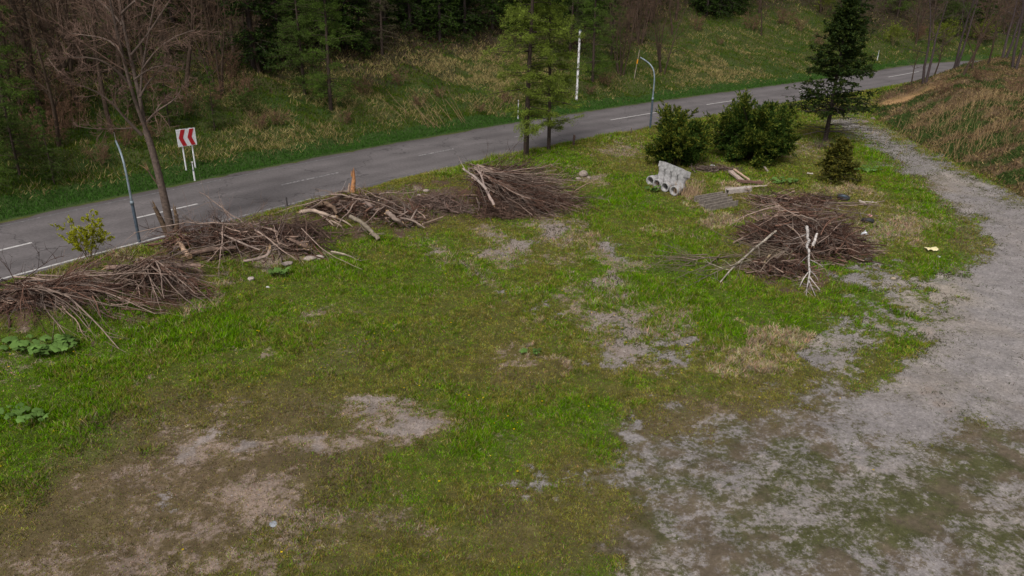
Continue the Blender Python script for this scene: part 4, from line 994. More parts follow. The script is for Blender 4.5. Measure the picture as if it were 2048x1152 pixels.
# chevron sign: white board, two red chevrons pointing left, on two white posts
pA, pB = G(375, 346), G(391, 335)
ax = pB - pA; gap = np.linalg.norm(ax[:2]); yaw = math.atan2(ax[1], ax[0])
base = (pA + pB) / 2
SIGN_W = .55
t = thing('chevron_sign', base, 'white board with two red chevrons pointing left, on two white posts', 'road sign')
yaw = R(46); t.rotation_euler = (0, 0, yaw)
gx = .28
for xx in (-gx, gx):
    _w = base[:2] + np.array([math.cos(yaw), math.sin(yaw)]) * xx; zz = H1(*_w) - base[2]
    m = MB(); m.tubes(one([(xx, .05, zz - .25), (xx, .05, .8), (xx, .05, 2.42)]), one([.045] * 3), 10, [(.7, .7, .7)], cap=(.7, .7, .7)); m.build('post', M_WHITE, t)
z0, z1, w2 = 1.42, 2.42, SIGN_W
m = MB(); m.box((0, -.022, (z0 + z1) / 2), 2 * w2, .04, z1 - z0, None, (.8, .8, .8)); m.build('board', M_WHITE, t, smooth=False)
kx = w2 / .54
for cx in (-.45, .05):
    zm = (z0 + z1) / 2; zt, zb = z1 - .03, z0 + .03
    prof = [(kx * (cx + dx_), z_) for dx_, z_ in ((0, zm), (.17, zt), (.41, zt), (.24, zm), (.41, zb), (.17, zb))]
    V = [(x_, y_, z_) for y_ in (-.052, -.0435) for x_, z_ in prof]
    f4 = [[0, 3, 2, 1], [0, 5, 4, 3], [6, 7, 8, 9], [6, 9, 10, 11]] + [[i, (i + 1) % 6, (i + 1) % 6 + 6, i + 6] for i in range(6)]
    m = MB(); m.add(np.array(V), np.array(f4), (.4, .02, .02)); m.build('red_chevron', M_RED, t, smooth=False)
for xx in (-gx, gx):
    m = MB()
    for zz in (1.62, 2.22): m.box((xx, .02, zz), .16, .055, .05, None, (.3, .3, .3))
    m.build('bracket', M_STEEL, t, smooth=False)

# old wooden posts along the near road edge
def wpost(px, py, h, r, label, col=(.09, .06, .05), tilt=0.0):
    p = G(px, py); t = MB(); t.tubes(one([(0, 0, -.15), (0, 0, h * .5), (0, 0, h)]), one([r, r * .97, r * .9]), 9, [col], cap=np.array(col) * 1.6)
    o = t.build('wooden_post', M_WOOD); o.location = p; o.rotation_euler = (0, tilt, 0); tag(o, label, 'post', 'old posts along the road')
wpost(1147, 292, .75, .09, 'thick short brown wooden post right of the roadside larches', tilt=.04)
wpost(706, 379, .5, .04, 'thin brown stake next to the splintered stump by the road', (.12, .06, .04))
wpost(575, 416, .55, .035, 'thin dark stake by the road edge above the bleached limb', (.05, .045, .045))
wpost(1262, 268, .45, .05, 'thin grey stake at the foot of the right bent pole', (.14, .11, .09))
wpost(1222, 278, .3, .05, 'short grey post stub between thick post and right bent pole', (.10, .08, .07))

# ------------------------------------------------------------------ brush heaps
def heap(px, py, rx, ry, h, n_, label, fan=None, spread=.5, cols=((.165, .090, .064), (.30, .21, .165), (.115, .060, .043), (.055, .032, .025), (.17, .13, .11), (.07, .038, .028)), ln=(1.0, 2.6), rr=(.013, .034), upright=0, twigs=5, az0=None, big=0):
    reseed(label)
    p = G(px, py); m = MB()
    a = rng.uniform(0, 6.283, n_); q = np.sqrt(rng.random(n_))
    X, Y = q * np.cos(a) * rx, q * np.sin(a) * ry
    top = h * (1 - q ** 1.6) + .04
    zz = top * rng.uniform(.1, 1.0, n_) ** .6
    L_ = rng.uniform(*ln, n_)
    if fan is not None:                                 # stems fan out from a butt end
        fx, fy, fz = fan; ang = np.arctan2(Y - fy, X - fx) + rng.normal(size=n_) * spread * .5
        k = rng.random(n_) < .6
        X = np.where(k, fx + rng.normal(size=n_) * .3, X); Y = np.where(k, fy + rng.normal(size=n_) * .3, Y); zz = np.where(k, fz * rng.uniform(.3, 1.0, n_), zz)
        L_ = np.where(k, L_ * 1.5, L_)
        if az0 is not None: ang = np.where(rng.random(n_) < .75, az0 + rng.normal(size=n_) * spread, ang)
    else: ang = rng.uniform(0, 6.283, n_) if az0 is None else az0 + rng.normal(size=n_) * spread + np.pi * (rng.random(n_) < .5)
    cx_, cy_ = X - .5 * L_ * np.cos(ang) * (0 if fan is not None else 1), Y - .5 * L_ * np.sin(ang) * (0 if fan is not None else 1)
    d = np.stack([np.cos(ang), np.sin(ang), rng.normal(0.0, .13, n_)], 1)
    st = np.stack([cx_, cy_, zz], 1)
    S1 = grow(st, d, L_, rng.uniform(*rr, n_) * np.where(rng.random(n_) < .14, 1.9, 1), 7, .13, -.035, .3)
    ci = rng.integers(0, len(cols), n_); c = np.array(cols)[ci] * rng.uniform(.65, 1.3, n_)[:, None]
    S2 = sprout(*S1, twigs, .2, 1, .6, .25, .42, .3, .6, 4, .16, -.01, rmin=.009)
    S3 = sprout(*S2, 2, .2, 1, .6, .25, .5, .3, .7, 3, .16, 0, rmin=.0075)
    c2 = np.repeat(c, twigs, 0) * rng.uniform(.7, 1.15, len(S2[0]))[:, None]; c3 = np.repeat(c2, 2, 0)
    allS = [[S1, c, 4], [S2, c2, 3], [S3, c3, 3]]
    if big:
        if fan is not None: st = np.array([fan[0], fan[1], 0]) + np.stack([rng.normal(size=big) * .3, rng.normal(size=big) * .35, fan[2] * rng.uniform(.5, 1.12, big)], 1)
        else: st = np.stack([rng.normal(size=big) * rx * .4, rng.normal(size=big) * ry * .4, h * rng.uniform(.6, 1.05, big)], 1)
        ab = (rng.uniform(0, 6.283, big) if az0 is None or spread > 2 else az0 + rng.normal(size=big) * spread * .8)
        lb_ = rng.uniform(1.0, 1.7, big) * (rx * (1.25 if fan is not None else .75))
        Bg = grow(st, np.stack([np.cos(ab), np.sin(ab), rng.normal(-.05, .12, big)], 1), lb_, rng.uniform(.018, .045, big), 9, .06, -.02, .3)
        Bt = sprout(*Bg, 5, .3, 1, .55, .2, .35, .4, .55, 5, .1, -.01, rmin=.010)
        cb = np.array((.30, .22, .18)) * rng.uniform(.5, 1.25, big)[:, None]
        allS += [[Bg, cb, 6, (.45, .33, .22)], [Bt, np.repeat(cb, 5, 0) * .85, 4]]
    if upright:
        a = rng.uniform(0, 6.283, upright); q = np.sqrt(rng.random(upright)) * .7
        st = np.stack([q * np.cos(a) * rx, q * np.sin(a) * ry, np.full(upright, h * .4)], 1)
        U1 = grow(st, np.stack([rng.normal(size=upright) * .35, rng.normal(size=upright) * .35, np.ones(upright)], 1), rng.uniform(.9, 2.0, upright), np.full(upright, .014), 6, .1, .0, .3)
        U2 = sprout(*U1, 7, .2, 1, .5, .2, .45, .3, .6, 4, .12, .02, rmin=.005)
        cu = np.array((.19, .14, .13)); allS += [[U1, jcol(cu, upright), 4], [U2, jcol(cu, len(U2[0])), 3]]
    for (Q, Rr), cc, S, *cp_ in allS:
        # nothing reaches below the soil
        gz = height(Q[..., 0] + p[0], Q[..., 1] + p[1]) - p[2]
        Q[..., 2] = np.maximum(Q[..., 2] , 0) * 1.0 + gz + .02
        m.tubes(Q, Rr, S, cc, cap=cp_[0] if cp_ else None)
    o = m.build('brush_pile', M_TWIG); o.location = p
    return tag(o, label, 'brush pile', 'brush piles at the edges of the field')
heap(130, 608, 3.0, 1.0, .42, 240, 'long low fan of cut branches at the far left below the road', fan=(-1.3, .35, .62), spread=.42, az0=-.2, ln=(1.0, 2.1), big=16)
heap(10, 618, 1.6, .9, .32, 90, 'tangled cut branches at the very left edge', az0=.5, spread=.8)
heap(322, 572, 1.7, .9, .6, 150, 'smaller fan of brown branches below the long peeled log', fan=(-.7, .9, .6), spread=.6, az0=-.9, ln=(.7, 1.5), big=10)
heap(470, 488, 3.4, 1.2, .75, 300, 'straggling brush heap with upright pale twigs between log and bleached limbs', spread=1.0, upright=18, big=14)
heap(600, 470, 1.6, .8, .45, 120, 'low dark brush right of the heap with upright twigs', spread=.9, cols=((.10, .062, .05), (.13, .085, .065)))
heap(735, 428, 2.8, 1.1, .9, 300, 'brush mixed with bleached limbs and splintered logs in the middle of the row', spread=1.1, ln=(.8, 1.8), big=16)
heap(880, 412, 1.5, .8, .55, 170, 'small heap of fine twigs left of the tall roadside heap', spread=1.0, ln=(.6, 1.4), cols=((.15, .095, .075), (.17, .12, .10)))
heap(1030, 410, 2.7, 1.2, 1.35, 520, 'tall dense heap of brown branches swept to the right, near the larches', fan=(-1.9, .7, 1.55), spread=.35, az0=-.22, ln=(1.6, 2.8), big=34)
heap(1010, 432, 1.4, .7, .5, 160, 'loose brown twigs spilled at the foot of the tall roadside heap', spread=1.2, ln=(.5, 1.2), cols=((.13, .08, .06), (.16, .10, .075)))
heap(1606, 492, 2.6, 2.3, 1.8, 660, 'big round brush heap with a fallen birch, left of the gravel track', spread=3, ln=(1.0, 2.4), big=12)
heap(1480, 530, 2.6, .9, .5, 46, 'sparse grey green branches reaching left from the big round heap', fan=(2.0, .6, .5), spread=.35, az0=math.pi + .45, ln=(1.6, 3.0), cols=((.17, .13, .095), (.13, .105, .07), (.22, .17, .13)), rr=(.013, .026), twigs=4)
heap(1430, 320 + 24, 1.6, .5, .3, 70, 'low twigs lying between the two yew bushes', spread=1, ln=(.5, 1.4), cols=((.11, .07, .055), (.16, .12, .1)))
heap(1560, 545, 1.3, .9, .6, 130, 'low brown twigs at the foot of the big round heap, left of the fallen birch', spread=3, ln=(.6, 1.4))
heap(1590, 408, 2.4, .6, .6, 120, 'thin dark brush along the far side of the big round heap', spread=.6, az0=0, ln=(1.0, 2.4))

# ------------------------------------------------------------------ logs, limbs, stumps
def log(name, label, pts, r0, r1, col, cap=(.42, .28, .16), cat='log', K=12, knots=3, splinter=0, twig=0, lobes=0.25, fork=()):
    """pts: (px, py, height above ground) of the log's axis."""
    reseed(label)
    r0 = r0 * .78; r1 = r1 * .78
    W = np.array([P(a, b_, 0) + np.array([0, 0, z]) for a, b_, z in pts]); W[:, 2] += height(W[:, 0], W[:, 1])
    for i, (a, b_, z) in enumerate(pts):
        if z > 0:
            g0 = H1(W[i, 0], W[i, 1]); q = P(a, b_, z + g0); W[i] = q; W[i, 2] = z + g0
    o0 = W[0].copy(); Q = resample(W - o0, K); Q = Q + rng.normal(size=Q.shape) * r0 * .12
    rr_ = np.linspace(r0, r1, K) * rng.uniform(.88, 1.12, K)
    m = MB(); S = 9
    m.tubes(one(Q), one(rr_), S, [col], cap=cap)
    V = m.v[0].reshape(K, S, 3); ctr = Q[:, None]
    V[:] = ctr + (V - ctr) * rng.uniform(1 - lobes, 1 + lobes * .5, (1, S, 1))
    m.c[0] = m.c[0] * np.repeat(rng.uniform(.75, 1.25, K), S)[:, None]
    if knots:
        kn = sprout(one(Q), one(rr_), knots, .15, .9, 1.2, .2, .10, 0, .45, 4, .1, .05, .6, rmin=.02); m.tubes(*kn, 5, jcol(col, len(kn[0])), cap=cap)
    if twig:
        kn = sprout(one(Q), one(rr_), twig, .25, 1, .7, .25, .5, .5, .5, 6, .14, -.01, .25, rmin=.014); m.tubes(*kn, 5, jcol(col, len(kn[0])))
        k2 = sprout(*kn, 3, .3, 1, .7, .25, .5, .4, .6, 4, .14, 0, .3, rmin=.008); m.tubes(*k2, 4, jcol(col, len(k2[0])))
    if splinter:
        for e, sgn in ((0, -1), (-1, 1)):
            d = (Q[e] - Q[1 if e == 0 else -2]); d /= np.linalg.norm(d); rad = rr_[e]
            m.blades(Q[e] + rng.normal(size=(splinter, 3)) * rad * .5 - d * .05, d + rng.normal(size=(splinter, 3)) * .15, rng.uniform(.5, 2.2, splinter) * rad + .05, rad * .5, np.asarray(cap) * .8, np.asarray(cap) * 1.1)
    for pl, a, b_ in fork:
        W2 = np.array([P(u, v, zz + .1) for u, v, zz in pl]) - o0
        m.tubes(one(resample(W2, 8)), one(np.linspace(a, b_, 8)), 6, [np.asarray(col) * rng.uniform(.9, 1.2)])
    o = m.build(name, M_WOOD); o.location = o0
    return tag(o, label, cat, 'logs and limbs lying among the brush')
GREY = (.25, .19, .16); BRN = (.15, .10, .078); PALE = (.34, .26, .205)
log('log', 'long straight log with a peeled pale stretch, lying above the far left brush', [(214, 536, .45), (300, 533, .4), (402, 531, .35)], .13, .11, (.22, .15, .12), splinter=8)
log('log', 'peeled broken limb end rising beside the foot of the tall bare tree', [(378, 515, .1), (368, 500, .35), (356, 480, .6)], .15, .10, (.34, .23, .16), splinter=10)
log('log', 'dark brown log under the brush right of the peeled limb end', [(372, 508, .15), (420, 500, .2), (470, 495, .25)], .16, .11, BRN, splinter=6)
log('branch', 'crooked grey branch forking over the straggling brush heap', [(410, 458, .7), (450, 470, .8), (490, 490, .6), (520, 500, .4)], .06, .04, GREY, twig=6, cat='branch')
log('log', 'broken root end with short pale limbs at the near edge of the straggling heap', [(488, 522, .15), (515, 518, .3), (536, 512, .35), (540, 500, .5)], .07, .11, GREY, twig=4, splinter=6, cat='branch')
log('log', 'tapered brown broken log pointing at the field, near edge of the row', [(580, 478, .35), (598, 487, .25), (613, 494, .15)], .08, .14, BRN, splinter=10)
log('branch', 'thin forked branch lying alone on the grass off the row', [(662, 503, .05), (690, 508, .08), (712, 518, .05), (714, 532, .03)], .05, .02, (.30, .25, .19), twig=3, cat='branch', knots=0)
log('branch', 'thick bleached limb curving right from the road side, ending in broken forks', [(602, 424, .75), (622, 420, .8), (650, 428, .6), (672, 436, .45)], .14, .09, PALE, knots=2, cat='branch', splinter=5,
    fork=[([(640, 428, .5), (662, 445, .35), (672, 458, .2)], .06, .03), ([(660, 440, .35), (680, 450, .25), (695, 462, .12)], .05, .025), ([(668, 434, .45), (690, 442, .35), (716, 462, .15)], .055, .02)])
log('log', 'hollow curved log shell with a dark inside behind the bleached limb', [(632, 412, .7), (650, 406, .8), (668, 414, .7), (676, 428, .4)], .19, .10, (.15, .10, .07), cap=(.06, .04, .03), splinter=6)
log('log', 'thick grey log sloping down toward the larches in the middle of the row', [(716, 398, .65), (738, 408, .55), (760, 424, .3)], .17, .15, (.27, .20, .175), splinter=8, knots=2)
log('log', 'long grey brown log pointing down onto the grass with one sawn end', [(700, 432, .5), (726, 446, .35), (745, 465, .2), (757, 478, .08)], .12, .12, (.20, .165, .125), knots=4, twig=2)
log('stump', 'pale torn stump with splayed roots at the right of the row', [(775, 425, .5), (790, 437, .35), (803, 448, .15)], .13, .16, GREY, splinter=14, cat='stump',
    fork=[([(800, 436, .35), (825, 440, .3), (850, 456, .05)], .06, .03), ([(795, 434, .3), (808, 428, .5), (816, 422, .65)], .05, .03), ([(822, 440, .25), (828, 428, .5), (834, 418, .75)], .05, .035), ([(790, 432, .3), (776, 418, .7), (774, 412, .9)], .06, .04)])
log('branch', 'thin branch with a pale sawn end in front of the small twig heap', [(845, 448, .08), (868, 440, .15), (886, 434, .2)], .04, .05, (.22, .16, .12), cap=(.6, .45, .33), cat='branch')
log('branch', 'long leaning branch sticking up by the orange splintered stump', [(660, 408, .1), (680, 388, .2), (692, 362, .8)], .035, .012, (.36, .31, .29), cat='branch', twig=2)
log('branch', 'pale peeled branches standing up at the butt of the tall heap', [(988, 410, .9), (968, 372, 1.5), (956, 332, 2.5)], .10, .05, (.33, .25, .22), cat='branch', twig=5, splinter=4)
log('branch', 'broken whitish branch beside the butt of the tall heap', [(972, 378, 1.4), (948, 352, 1.9), (926, 338, 2.1)], .08, .06, (.36, .29, .26), cat='branch', twig=2, splinter=5)
log('branch', 'small stick lying on the grass right of the tall heap', [(1120, 405, .03), (1140, 402, .06), (1162, 402, .05)], .03, .02, (.26, .20, .17), cat='branch', knots=1)
# the torn orange stump by the road
p = G(706, 386); m = MB()
q = resample([(0, 0, -.1), (.02, 0, .35), (.12, 0, .7), (.1, 0, 1.15)], 8)
m.tubes(one(q), one(np.linspace(.17, .06, 8)), 7, [(.42, .20, .09)]); m.blades(q[-2] + rng.normal(size=(12, 3)) * .05, np.array([.05, 0, 1.]) + rng.normal(size=(12, 3)) * .12, rng.uniform(.2, .5, 12), .09, np.array((.45, .22, .09)))
m.tubes(one(resample([(-.25, 0, -.1), (-.2, 0, .2), (-.16, 0, .5)], 5)), one(np.linspace(.09, .03, 5)), 6, [(.34, .24, .18)])
o = m.build('stump', M_WOOD); o.location = p; tag(o, 'splintered orange brown stump standing up at the road edge', 'stump')

# fallen birch on the big heap
W = [(1613, 452, 1.75), (1614, 466, 1.5), (1617, 500, 1.15), (1618, 530, .7), (1617, 560, .2)]
birch = thing('fallen_birch', G(1617, 545), 'white barked fallen birch with bare forks lying down the front of the big heap', 'tree'); bo = np.array(birch.location)
q = resample([P(a, b_, z) - bo for a, b_, z in W], 14); q[1:-1] += rng.normal(size=(12, 3)) * .022; m = MB(); m.tubes(one(q), one(np.linspace(.062, .036, 14) * rng.uniform(.85, 1.15, 14)), 9, [(.60, .56, .56)]); 
q2 = resample([P(a, b_, z) - bo for a, b_, z in [(1617, 560, .2), (1614, 575, .12), (1612, 592, .05)]], 7); q3 = resample([P(a, b_, z) - bo for a, b_, z in [(1617, 560, .2), (1623, 574, .12), (1631, 592, .05)]], 7)
m.tubes(np.stack([q2, q3]), np.stack([np.linspace(.035, .012, 7)] * 2), 6, [(.55, .50, .50)] * 2)
m.build('trunk', M_BIRCH, birch)
m = MB(); qb = np.stack([resample([P(a, b_, z) - bo for a, b_, z in L_], 7) for L_ in ([(1616, 512, .95), (1604, 522, .6), (1596, 530, .4)], [(1616, 545, .5), (1606, 558, .25), (1600, 572, .1)], [(1618, 540, .55), (1630, 550, .3), (1636, 560, .1)], [(1614, 468, 1.4), (1600, 474, 1.2), (1588, 478, 1.0)], [(1620, 520, .8), (1634, 526, .5), (1646, 534, .3)], [(1618, 552, .3), (1628, 566, .15), (1640, 580, .06)])])
rb = np.stack([np.linspace(.028, .01, 7)] * 6); m.tubes(qb, rb, 5, jcol((.45, .40, .38), 6)); k2 = sprout(np.concatenate([qb, np.stack([q2, q3])]), np.concatenate([rb, np.stack([np.linspace(.035, .012, 7)] * 2)]), 8, .2, 1, .6, .2, .55, .3, .6, 4, .12, 0, rmin=.008); m.tubes(*k2, 3, jcol((.36, .28, .25), len(k2[0])))
m.build('branches', M_TWIG, birch)
log('log', 'short white birch log beside the fallen birch', [(1634, 468, 1.3), (1630, 480, 1.1), (1626, 492, .85)], .07, .09, (.55, .50, .47), splinter=4)
log('log', 'thin white birch pole slanting out of the left of the big heap', [(1552, 462, .9), (1530, 480, .7), (1500, 505, .5), (1470, 530, .3), (1440, 565, .1)], .07, .03, (.40, .35, .29), twig=9, knots=0)
log('log', 'short tan broken stick hanging from the left front of the heap', [(1540, 510, .5), (1532, 520, .3), (1526, 530, .15)], .06, .05, (.36, .28, .17), splinter=5)
log('branch', 'long bare branch arching over the right front of the heap', [(1600, 430, 1.9), (1630, 440, 1.7), (1650, 455, 1.2), (1664, 475, .6)], .05, .02, (.22, .17, .14), twig=4, cat='branch')
log('branch', 'long thin branch reaching right over the bare soil from the heap', [(1640, 412, 1.0), (1700, 424, .5), (1760, 432, .2)], .035, .012, (.20, .165, .14), twig=4, cat='branch')
log('branch', 'sparse branch lying on the grass left of the big heap', [(1500, 520, .4), (1450, 535, .35), (1400, 560, .15), (1360, 580, .05)], .04, .012, (.15, .13, .085), twig=9, cat='branch')

# ------------------------------------------------------------------ concrete pipes: a lower row, and an upper row set on it
def Mrot(zaxis, xaxis):
    z = np.array(zaxis, float); z /= np.linalg.norm(z); x = np.array(xaxis, float); x -= (x @ z) * z; x /= np.linalg.norm(x); y = np.cross(z, x)
    return np.stack([x, y, z], 1)
CON = (.33, .32, .32)
pl_ = [(1299, 372), (1312, 379), (1328, 384), (1346, 394)]
PW = [G(a, b_) for a, b_ in pl_]
row = PW[3] - PW[0]; row[2] = 0; row /= np.linalg.norm(row)
back = np.array([-row[1], row[0], 0]); back = back if back[1] > 0 else -back
pipe_labels = ['far left concrete pipe of the lower row, bell mouth open toward the field', 'second concrete pipe of the lower row, partly hidden by dead stems', 'third concrete pipe of the lower row, with a wide dark bell mouth', 'nearest concrete pipe of the lower row, its round bell mouth facing the grass']
for (a, lb) in zip(PW, pipe_labels):
    t = thing('concrete_pipe', a, lb, 'pipe', 'stacked concrete pipes')
    axd = np.array([.70, .70, 0.0])
    M4 = np.eye(4); M4[:3, :3] = Mrot(axd, (0, 0, 1)); M4[:3, 3] = np.array([0, 0, .28])
    m = MB(); m.lathe([(.20, .36), (.20, .02), (.215, 0), (.275, 0), (.285, .02), (.285, .30), (.245, .38), (.20, .38)], 22, CON, M4); m.build('bell', M_CONC, t)
    m = MB(); m.lathe([(.235, .37), (.235, .95), (.16, .95), (.16, .30)], 22, np.array(CON) * .95, M4); m.build('barrel', M_CONC, t)
up_labels = ['far left upright concrete piece of the upper row, with a square collar', 'second upright concrete piece of the upper row', 'third upright concrete piece of the upper row', 'nearest upright concrete piece of the upper row, dark hollow seen at its side']
u0, u1 = P(1322, 358, .42), P(1360, 375, .42)
for k, lb in enumerate(up_labels):
    c = u0 + (u1 - u0) * k / 3; c[2] = .42 + H1(c[0], c[1])
    t = thing('concrete_pipe', c, lb, 'pipe', 'upper row of concrete pieces')
    zx = np.array([0, 0, 1.]) + back * .22; Mr = Mrot(zx, row); M4 = np.eye(4); M4[:3, :3] = Mr
    sp_w = np.linalg.norm(u1 - u0) / 3.0
    m = MB(); m.lathe([(.0, -.12), (sp_w * .36, -.12), (sp_w * .40, .0), (sp_w * .36, .08), (sp_w * .36, .40), (sp_w * .44, .52), (sp_w * .45, .68)], 20, CON, M4); m.build('barrel', M_CONC, t)
    m = MB(); hw = sp_w * .497
    for yy, xx_, wx, wy in ((-.17, 0, 2 * hw, .07), (.17, 0, 2 * hw, .07), (0, -hw + .03, .06, .268), (0, hw - .03, .06, .268)):
        m.box(Mr @ np.array([xx_, yy, .78]), wx, wy, .32, Mr, CON)
    m.build('collar', M_CONC, t, smooth=False)

# concrete gutters lying side by side (three U troughs) and a plain one by the timber
def gutter(c, ang, L_, w, h, label, tilt=0.0, col=(.205, .175, .15), rubble=True):
    t = thing('concrete_gutter', c, label, 'concrete gutter', 'concrete gutters on the grass', ang)
    m = MB(); th = .055; m.add(*channel(L_, w, h, th), col); o = m.build('trough', M_CONC, t, smooth=False)
    bv = o.modifiers.new('bevel', 'BEVEL'); bv.width = .012; bv.segments = 2
    if rubble:
        k = 26; m = MB(); px_ = rng.uniform(-L_ * .45, L_ * .45, k); 
        m.blades(np.stack([px_, rng.uniform(-w * .3, w * .3, k), np.full(k, th)], 1), rng.normal(size=(k, 3)) + [0, 0, .4], .16, .05, jcol((.34, .22, .08), k)); m.build('dead_leaves', M_GRASS, t)
    return t
def channel(L_, w, h, th):
    prof = [(-w / 2, 0), (w / 2, 0), (w / 2, h), (w / 2 - th, h), (w / 2 - th, th), (-w / 2 + th, th), (-w / 2 + th, h), (-w / 2, h)]
    V = np.array([(x, y, z) for x in (-L_ / 2, L_ / 2) for y, z in prof]); n8 = 8
    F = [[i, i + 8, (i + 1) % 8 + 8, (i + 1) % 8] for i in range(8)]
    for o in (0, 8):
        for q in ([0, 1, 4, 5], [1, 2, 3, 4], [0, 5, 6, 7]):
            F.append([o + k for k in (q if o == 0 else q[::-1])])
    return V, np.array([f[::-1] for f in F])
g0, g1 = P(1396, 405), P(1452, 395); gv = g1 - g0; ga_ = math.atan2(gv[1], gv[0]); gl_ = np.linalg.norm(gv)
for k, (a, b_, lb) in enumerate([((1392, 405), (1450, 396), 'farthest of the three weathered concrete gutters side by side'), ((1402, 413), (1458, 403), 'middle one of the three weathered concrete gutters side by side'), ((1416, 424), (1468, 411), 'nearest of the three concrete gutters, filled with orange brown dead leaves')]):
    c = (G(a, b_ := b_) if False else (G(*a) + G(*b_)) / 2)
    gutter(c, ga_ + .03 * k, gl_ * 1.02, .40, .32, lb)
c = (G(1450, 388) + G(1502, 384)) / 2
gutter(c, ga_ - .12, 1.65, .36, .26, 'single pale concrete trough lying in front of the old timber', col=(.38, .33, .30), rubble=False).rotation_euler = (R(180), 0, ga_ - .12)
bpy.context.view_layer.update()
COL.objects[-1]
for o in COL.objects:
    if o.get('label', '').startswith('single pale concrete'): o.location.z += .26

# weathered planks and odd pieces of timber
def plank(pts, w, th, label, col, cat='plank', name='plank', z=.05):
    a, b_ = P(*pts[0], pts[2] if len(pts) > 2 else z), P(*pts[1], pts[3] if len(pts) > 3 else z)
    for q in (a, b_): q[2] += H1(q[0], q[1])
    c = (a + b_) / 2; d = b_ - a; L_ = np.linalg.norm(d); Mr = Mrot((0, 0, 1.), d)
    Mr = np.stack([d / L_, np.cross((0, 0, 1.), d / L_) / np.linalg.norm(np.cross((0, 0, 1.), d / L_)), np.zeros(3)], 1); Mr[:, 2] = np.cross(Mr[:, 0], Mr[:, 1])
    m = MB(); K = 8; V = []
    for i in range(K):
        x_ = -L_ / 2 + L_ * i / (K - 1); ww = w * rng.uniform(.9, 1.08); zz = rng.normal() * .008
        V += [(x_, -ww / 2, zz - th / 2), (x_, ww / 2, zz - th / 2), (x_, ww / 2, zz + th / 2), (x_, -ww / 2, zz + th / 2)]
    F = [[i * 4 + k, i * 4 + (k + 1) % 4, i * 4 + 4 + (k + 1) % 4, i * 4 + 4 + k] for i in range(K - 1) for k in range(4)] + [[0, 3, 2, 1], [K * 4 - 4, K * 4 - 3, K * 4 - 2, K * 4 - 1]]
    m.add(np.array(V) @ Mr.T, np.array([f[::-1] for f in F]), np.asarray(col) * 1.0)
    o = m.build(name, M_WOOD, smooth=False); o.location = c
    return tag(o, label, cat, 'weathered timber on the grass')
plank([(1461, 343), (1490, 364), .30, .12], .30, .10, 'broad grey plank propped at a slant behind the pale trough', (.36, .28, .24))
plank([(1468, 338), (1498, 360), .36, .16], .14, .06, 'narrow plank with an orange broken end beside the broad propped plank', (.46, .32, .23))
plank([(1474, 362), (1526, 366), .20, .16], .22, .12, 'dark reddish brown beam behind the pale trough', (.15, .085, .065))
plank([(1488, 374), (1534, 372), .22, .20], .07, .05, 'thin pale batten lying along the beam', (.50, .42, .34))
plank([(1450, 376), (1500, 378), .22, .22], .20, .06, 'grey board half covered by straw beside the pale trough', (.33, .26, .21))
plank([(1528, 333), (1536, 342), .10, .06], .14, .04, 'short grey board lying alone between the big yew bush and the sapling', (.32, .27, .22))
plank([(1614, 346), (1626, 347), .06, .06], .10, .05, 'short whitish board lying in the grass left of the sapling', (.52, .46, .40))
plank([(1718, 402), (1734, 412), .28, .1], .16, .05, 'grey broken plank at the right of the big heap', (.40, .33, .29))
plank([(1724, 404), (1754, 405), .20, .20], .05, .04, 'pale thin lath at the far right of the big heap', (.48, .42, .36))

# tyres
def tyre(px, py, R_, r_, label, tilt):
    t = thing('tyre', G(px, py), label, 'tyre', 'old tyres by the big heap'); t.rotation_euler = tilt
    a = np.linspace(0, 2 * np.pi, 29)[:-1]; pr = [(R_ - r_ * .9, -.07), (R_ - r_ * .3, -.10), (R_, -.085), (R_ + .01, -.03), (R_ + .01, .03), (R_, .085), (R_ - r_ * .3, .10), (R_ - r_ * .9, .07), (R_ - r_ * .85, 0), (R_ - r_ * .9, -.07)]
    m = MB(); m.lathe([(q[0], q[1] + .1) for q in pr], 28, (.02, .02, .02)); m.build('tread', M_RUBBER, t)
    m = MB(); m.lathe([(R_ - r_ * .88, .03), (R_ - r_ * 1.05, .04), (R_ - r_ * 1.05, .16), (R_ - r_ * .88, .17)], 24, (.1, .1, .1)); m.build('bead', M_STEEL_D, t)
tyre(1686, 399, .32, .13, 'black tyre lying flat at the far right side of the big heap', (R(8), R(4), 0))
tyre(1735, 446, .30, .11, 'worn black tyre propped at a tilt on the bare soil', (R(-28), R(14), 0))

# litter
def crumple(px, py, sz, mat, label, name, flat=.6, cat='litter'):
    a = rng.normal(size=(14, 3)); a /= np.linalg.norm(a, axis=1)[:, None]
    import bmesh
    bm = bmesh.new(); bmesh.ops.create_icosphere(bm, subdivisions=2, radius=1)
    for v in bm.verts: v.co = Vector(np.array(v.co) * (1 + .32 * rng.normal()) * np.array([sz, sz * .8, sz * flat]))
    me = bpy.data.meshes.new(name); bm.to_mesh(me); bm.free(); me.materials.append(mat)
    o = bpy.data.objects.new(name, me); COL.objects.link(o); p = G(px, py); o.location = p + np.array([0, 0, sz * flat * .6]); o.rotation_euler = (0, 0, rng.uniform(0, 6))
    return tag(o, label, cat, 'litter on the ground')
crumple(1728, 471, .15, M_PLAS, 'crumpled white plastic bag right of the big heap', 'plastic_bag', .7)
crumple(1701, 472, .13, M_PINK, 'pinkish crumpled wrapper at the right foot of the big heap', 'wrapper', .6)
crumple(1738, 434, .13, M_PINK, 'pinkish wrapper lying beside the tilted tyre', 'wrapper', .4)
crumple(1424, 333, .14, M_PLAS, 'white scrap lying between the two yew bushes', 'plastic_scrap', .3)
crumple(1876, 517, .07, M_PLAS, 'tiny white scrap below the cream paper sheet', 'plastic_scrap', .6)
crumple(1866, 523, .05, M_PAPER, 'tiny cream scrap beside the white one', 'paper_scrap', .5)
